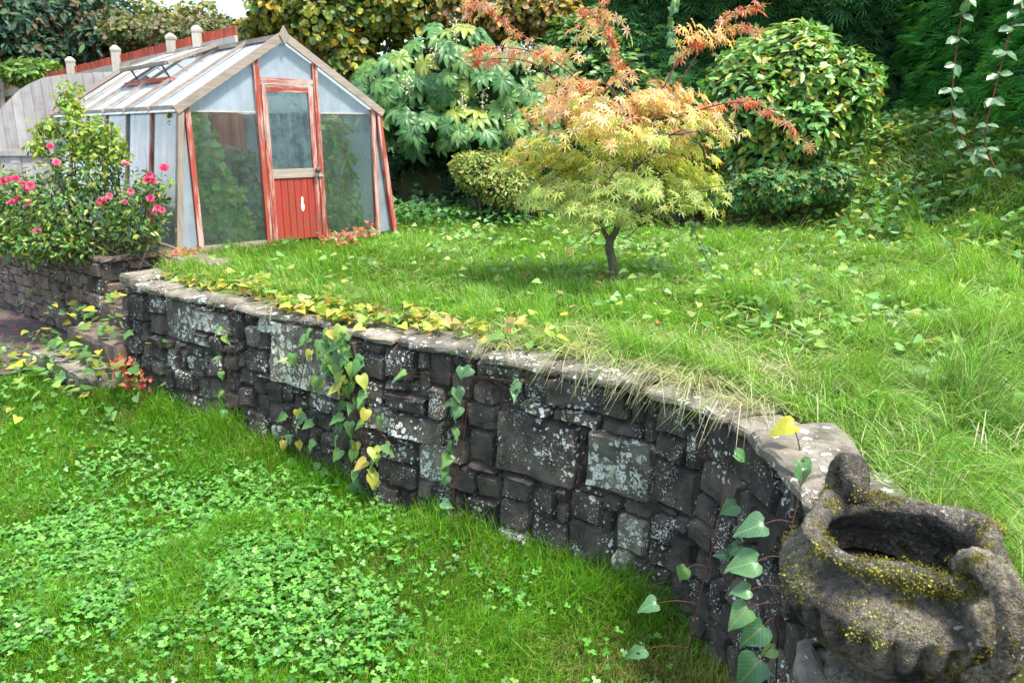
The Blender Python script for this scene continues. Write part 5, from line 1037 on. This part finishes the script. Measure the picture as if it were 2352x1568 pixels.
vine('loose bindweed strand with pale leaves down the big lichened stone', [[(735, 740), (715, 850), (700, 960), (720, 1080)], [(742, 750), (735, 900), (745, 1020), (780, 1110)], [(742, 800), (800, 900), (900, 985), (950, 1055)]], [(735, 752), (694, 822), (700, 806), (728, 770), (686, 942), (700, 985), (690, 998), (735, 946), (718, 930), (724, 962), (700, 1045), (712, 1042), (770, 1050), (752, 958), (720, 1000), (760, 1000)], HM, 'bindgreen', (.07, .10))
lv = [(R.normal(790 + 95 * t, 28), 750 + 340 * t + R.normal() * 10) for t in np.r_[np.linspace(0, .35, 34), np.linspace(.35, 1, 30)]]
vine('thick leafy bindweed tress hanging over the middle of the wall', [[(790, 745), (820, 850), (850, 960), (880, 1080)], [(810, 745), (850, 850), (870, 930), (862, 1050)], [(770, 745), (800, 830), (815, 900)]], lv, HM, 'bindweed', (.075, .115))
vine('bindweed strand with leaves alternating down its left side to the grass', [[(1090, 800), (1088, 880), (1078, 980), (1065, 1100), (1062, 1200)], [(1096, 800), (1092, 900), (1084, 1000), (1066, 1120), (1085, 1210), (1115, 1245)]], [(1104, 838), (1082, 836), (1072, 882), (1068, 910), (1070, 922), (1068, 972), (1060, 1000), (1056, 1030), (1048, 1056), (1052, 1078), (1050, 1130), (1055, 1155), (1052, 1165), (1056, 1205), (1115, 1240), (1078, 925)], HG, 'bindgreen', (.075, .10))
vine('short bindweed shoot with two leaves under the middle coping', [[(1290, 830), (1250, 860), (1235, 872)]], [(1215, 868), (1205, 880), (950, 848), (945, 856)], HG, 'bindgreen', (.07, .10))
def near_vine(label, path, leaves, mat='bindgreen'):
    t = thing('bindweed_vine', label, 'vine', path[0]); spn = spline(path, 60); st = [(path, .0035, .002)]
    for p, sz, ax in leaves:
        b = spn[np.argmin(np.linalg.norm(spn - p - [0, 0, .03], axis=1))]; st.append(([b, (b + p) / 2 + [0, 0, .015], p], .0022, .0014))
    stems('stem', t, st, 'vinestem', 5)
    for p, sz, ax in leaves:
        nn = unit(np.array([R.normal() * .25, -.62, .72])); one('leaf', HG[R.integers(4)], mat, t, p, basis_of(unit(np.array(ax, float)), nn), sz)
    return t
def nw(u, v, y): return ay(u, v, y)
near_vine('dark stem with large holed leaves climbing beside the urn', [nw(1780, 1640, 2.36), nw(1790, 1400, 2.40), nw(1815, 1230, 2.48), nw(1850, 1070, 2.55)], [(nw(1750, 1205, 2.45), .105, (-.9, -.1, -.2)), (nw(1735, 1290, 2.42), .115, (-1, 0, -.25)), (nw(1720, 1355, 2.4), .07, (-1, 0, -.1)), (nw(1715, 1400, 2.38), .10, (-.7, -.2, -.6)), (nw(1750, 1440, 2.36), .115, (-.7, -.1, -.7)), (nw(1740, 1520, 2.33), .13, (-.6, -.1, -.8)), (nw(1838, 1060, 2.55), .10, (.2, -.3, -.8)), (nw(1780, 1490, 2.36), .06, (-.8, 0, -.4))])
near_vine('slender red stem with sparse leaves rising from the grass to the coping', [nw(1560, 1600, 2.85), nw(1600, 1400, 2.95), nw(1650, 1200, 3.05), nw(1672, 1060, 3.1)], [(nw(1690, 1042, 3.08), .085, (.9, 0, -.4)), (nw(1690, 1160, 3.04), .085, (-.8, 0, -.5)), (nw(1700, 1255, 3.0), .09, (-.8, -.1, -.5)), (nw(1670, 1275, 3.0), .06, (-1, 0, .1)), (nw(1575, 1305, 2.95), .075, (-.4, 0, -.8)), (nw(1505, 1385, 2.95), .085, (-.8, -.2, -.2)), (nw(1478, 1490, 2.85), .09, (-.8, -.2, -.3))])
near_vine('single yellow leaf on a stalk standing up from the flat coping slab', [az(1835, 1035, 1.0), az(1835, 1035, 1.0) + [-.01, .0, .06], nw(1822, 965, 3.0)], [(nw(1822, 958, 2.98), .105, (-.9, -.2, -.28))], 'yellowleaf') if 0 else None
M['yellowleaf'] = leafmat('yellow_leaf', .5, .4, .4, col=[(0, (.42, .46, .03)), (1, (.50, .50, .04))]); YM = heart_mesh(77)
t = thing('yellow_leaf_stalk', 'single yellow leaf on a stalk standing up from the flat coping slab', 'vine', az(1838, 1035, 1.0)); q0 = az(1838, 1035, 1.0)
stems('stem', t, [([q0, q0 + [-.012, .01, .05], q0 + [-.03, .03, .10]], .003, .002)], 'twig'); one('leaf', YM, 'yellowleaf', t, q0 + [-.03, .03, .10], basis_of(unit(np.array([-.9, -.15, -.25])), unit(np.array([.1, -.5, .8]))), .10)
# bramble stems before the right hedge, vine before the far hedge, seedling in the lawn
def tri_leaves(t, pts, k_, size, mesh, mat):
    sp = spline(pts, 60)
    for i in np.linspace(2, 57, k_).astype(int):
        for a in (-1, 0, 1):
            ax = unit(np.array([.9 * a + R.normal() * .25 - .3, -.3, -.35 + R.normal() * .25])); nn = unit(np.array([0, -.6, .7]) + R.normal(size=3) * .25); one('leaf', mesh, mat, t, sp[i], basis_of(ax, nn), R.uniform(*size))
OM = Acc().add(OVAL[0] * [1.5, 1, 1], tris=OVAL[1]).mesh('bramble_leaf')
for lab, path, y in (('arching bramble stem with pale leaves hanging left before the bright hedge', [(2222, -20), (2205, 60), (2192, 160), (2186, 250), (2205, 310), (2245, 360)], 8.3), ('arching bramble stem with pale leaves nearest the open end of the bright hedge', [(2352, -10), (2330, 40), (2305, 130), (2282, 220), (2262, 320), (2290, 400)], 8.0)):
    pts = [ay(u, v, y) for u, v in path]; t = thing('bramble_stem', lab, 'bramble', pts[-1]); stems('stem', t, [(pts[::-1], .009, .005)], 'redtwig'); tri_leaves(t, pts, 9, (.10, .16), OM, 'brambleleaf')
pts = [ay(u, v, 11.6) for u, v in [(1545, -20), (1543, 60), (1546, 130), (1540, 230)]]; t = thing('trailing_vine', 'trailing vine of small heart leaves hanging down the dark hedge', 'vine', pts[0]); stems('stem', t, [(pts, .005, .003)], 'twig')
for q in spline(pts, 22)[1:]: one('leaf', HG[R.integers(4)], 'brambleleaf', t, q + R.normal(size=3) * .03, basis_of(unit(np.array([R.normal() * .6, -.2, -.7])), unit(np.array([R.normal() * .3, -.9, .4]))), R.uniform(.10, .15))
pts = [az(1660, 660, 1.0), ay(1640, 630, 6.5), ay(1610, 570, 6.6), ay(1590, 515, 6.6)]; t = thing('weed_stalk', 'thin leaning weed stalk with few leaves in the lawn beside the maple', 'weed', pts[0]); stems('stem', t, [(pts, .004, .003)], 'twig')
for u, v in [(1585, 512), (1600, 520), (1612, 568), (1596, 575), (1625, 585), (1640, 625), (1655, 632), (1622, 612)]: one('leaf', HG[R.integers(4)], 'brambleleaf', t, ay(u, v, 6.55), basis_of(unit(np.array([R.normal(), -.2, -.3])), unit(np.array([0, -.4, .9]))), R.uniform(.06, .09))
# low stone edging behind the lawn
ed = thing('rockery_edging', 'low edging of dark stones at the back of the lawn below the ivy', 'edging', (1.2, 11.45, 1.0))
def ed_map(ss, zz, out): ss = np.asarray(ss); return np.stack([-.5 + ss, 11.5 + .1 * np.sin(ss * 1.7) - np.asarray(out), zz], -1)
for r_ in range(2):
    s_ = R.uniform(0, .2)
    while s_ < 4.6:
        w_ = R.uniform(.22, .5); stone('stone', s_ + .01, s_ + w_ - .01, .93 + .13 * r_, .93 + .13 * (r_ + 1) - .01, 'pink', ed, .04, ed_map, 5, 4); s_ += w_
# small red leaved weeds by the greenhouse
for u, v, y, lab in [(775, 552, 8.6, 'tuft of red leaved weed against the right door post'), (805, 545, 8.9, 'tuft of red leaved weed under the pane right of the door'), (835, 530, 9.2, 'tuft of red leaved weed at the right corner post of the greenhouse'), (412, 588, 7.95, 'tuft of red leaved weed at the grey corner post of the greenhouse'), (430, 582, 8.0, 'tuft of red leaved weed before the triangular white pane'), (290, 838, 6.5, 'tuft of red leaved weed on the step edge beside the wall end'), (316, 872, 6.3, 'tuft of red leaved weed in the grass at the wall foot')]:
    c = ay(u, v, y); lowq = in_low(np.array([c[:2]]))[0]; b = np.array([c[0], c[1], (z_low(c[:2]) if lowq else z_up(c[:2]))[0]]); t = thing('red_weed', lab, 'weed', b, group='red leaved weeds')
    P = c + R.normal(size=(34, 3)) * [.07, .05, .045]; P[:, 2] = np.maximum(P[:, 2], b[2] + .03); Acc().scatter(CLOVER, P - b, rdir(34), unit(np.array([0, -.4, .9]) + R.normal(size=(34, 3)) * .4), R.uniform(.035, .06, 34), jit([(.55, .05, .06), (.50, .12, .06), (.30, .20, .05)], 34)).build('foliage', 'leafdull', t)['kind'] = 'stuff'
    stems('stem', t, [([b, (b + P[i]) / 2 + [0, 0, .02], P[i]], .002, .001) for i in range(8)], 'redtwig', 3)
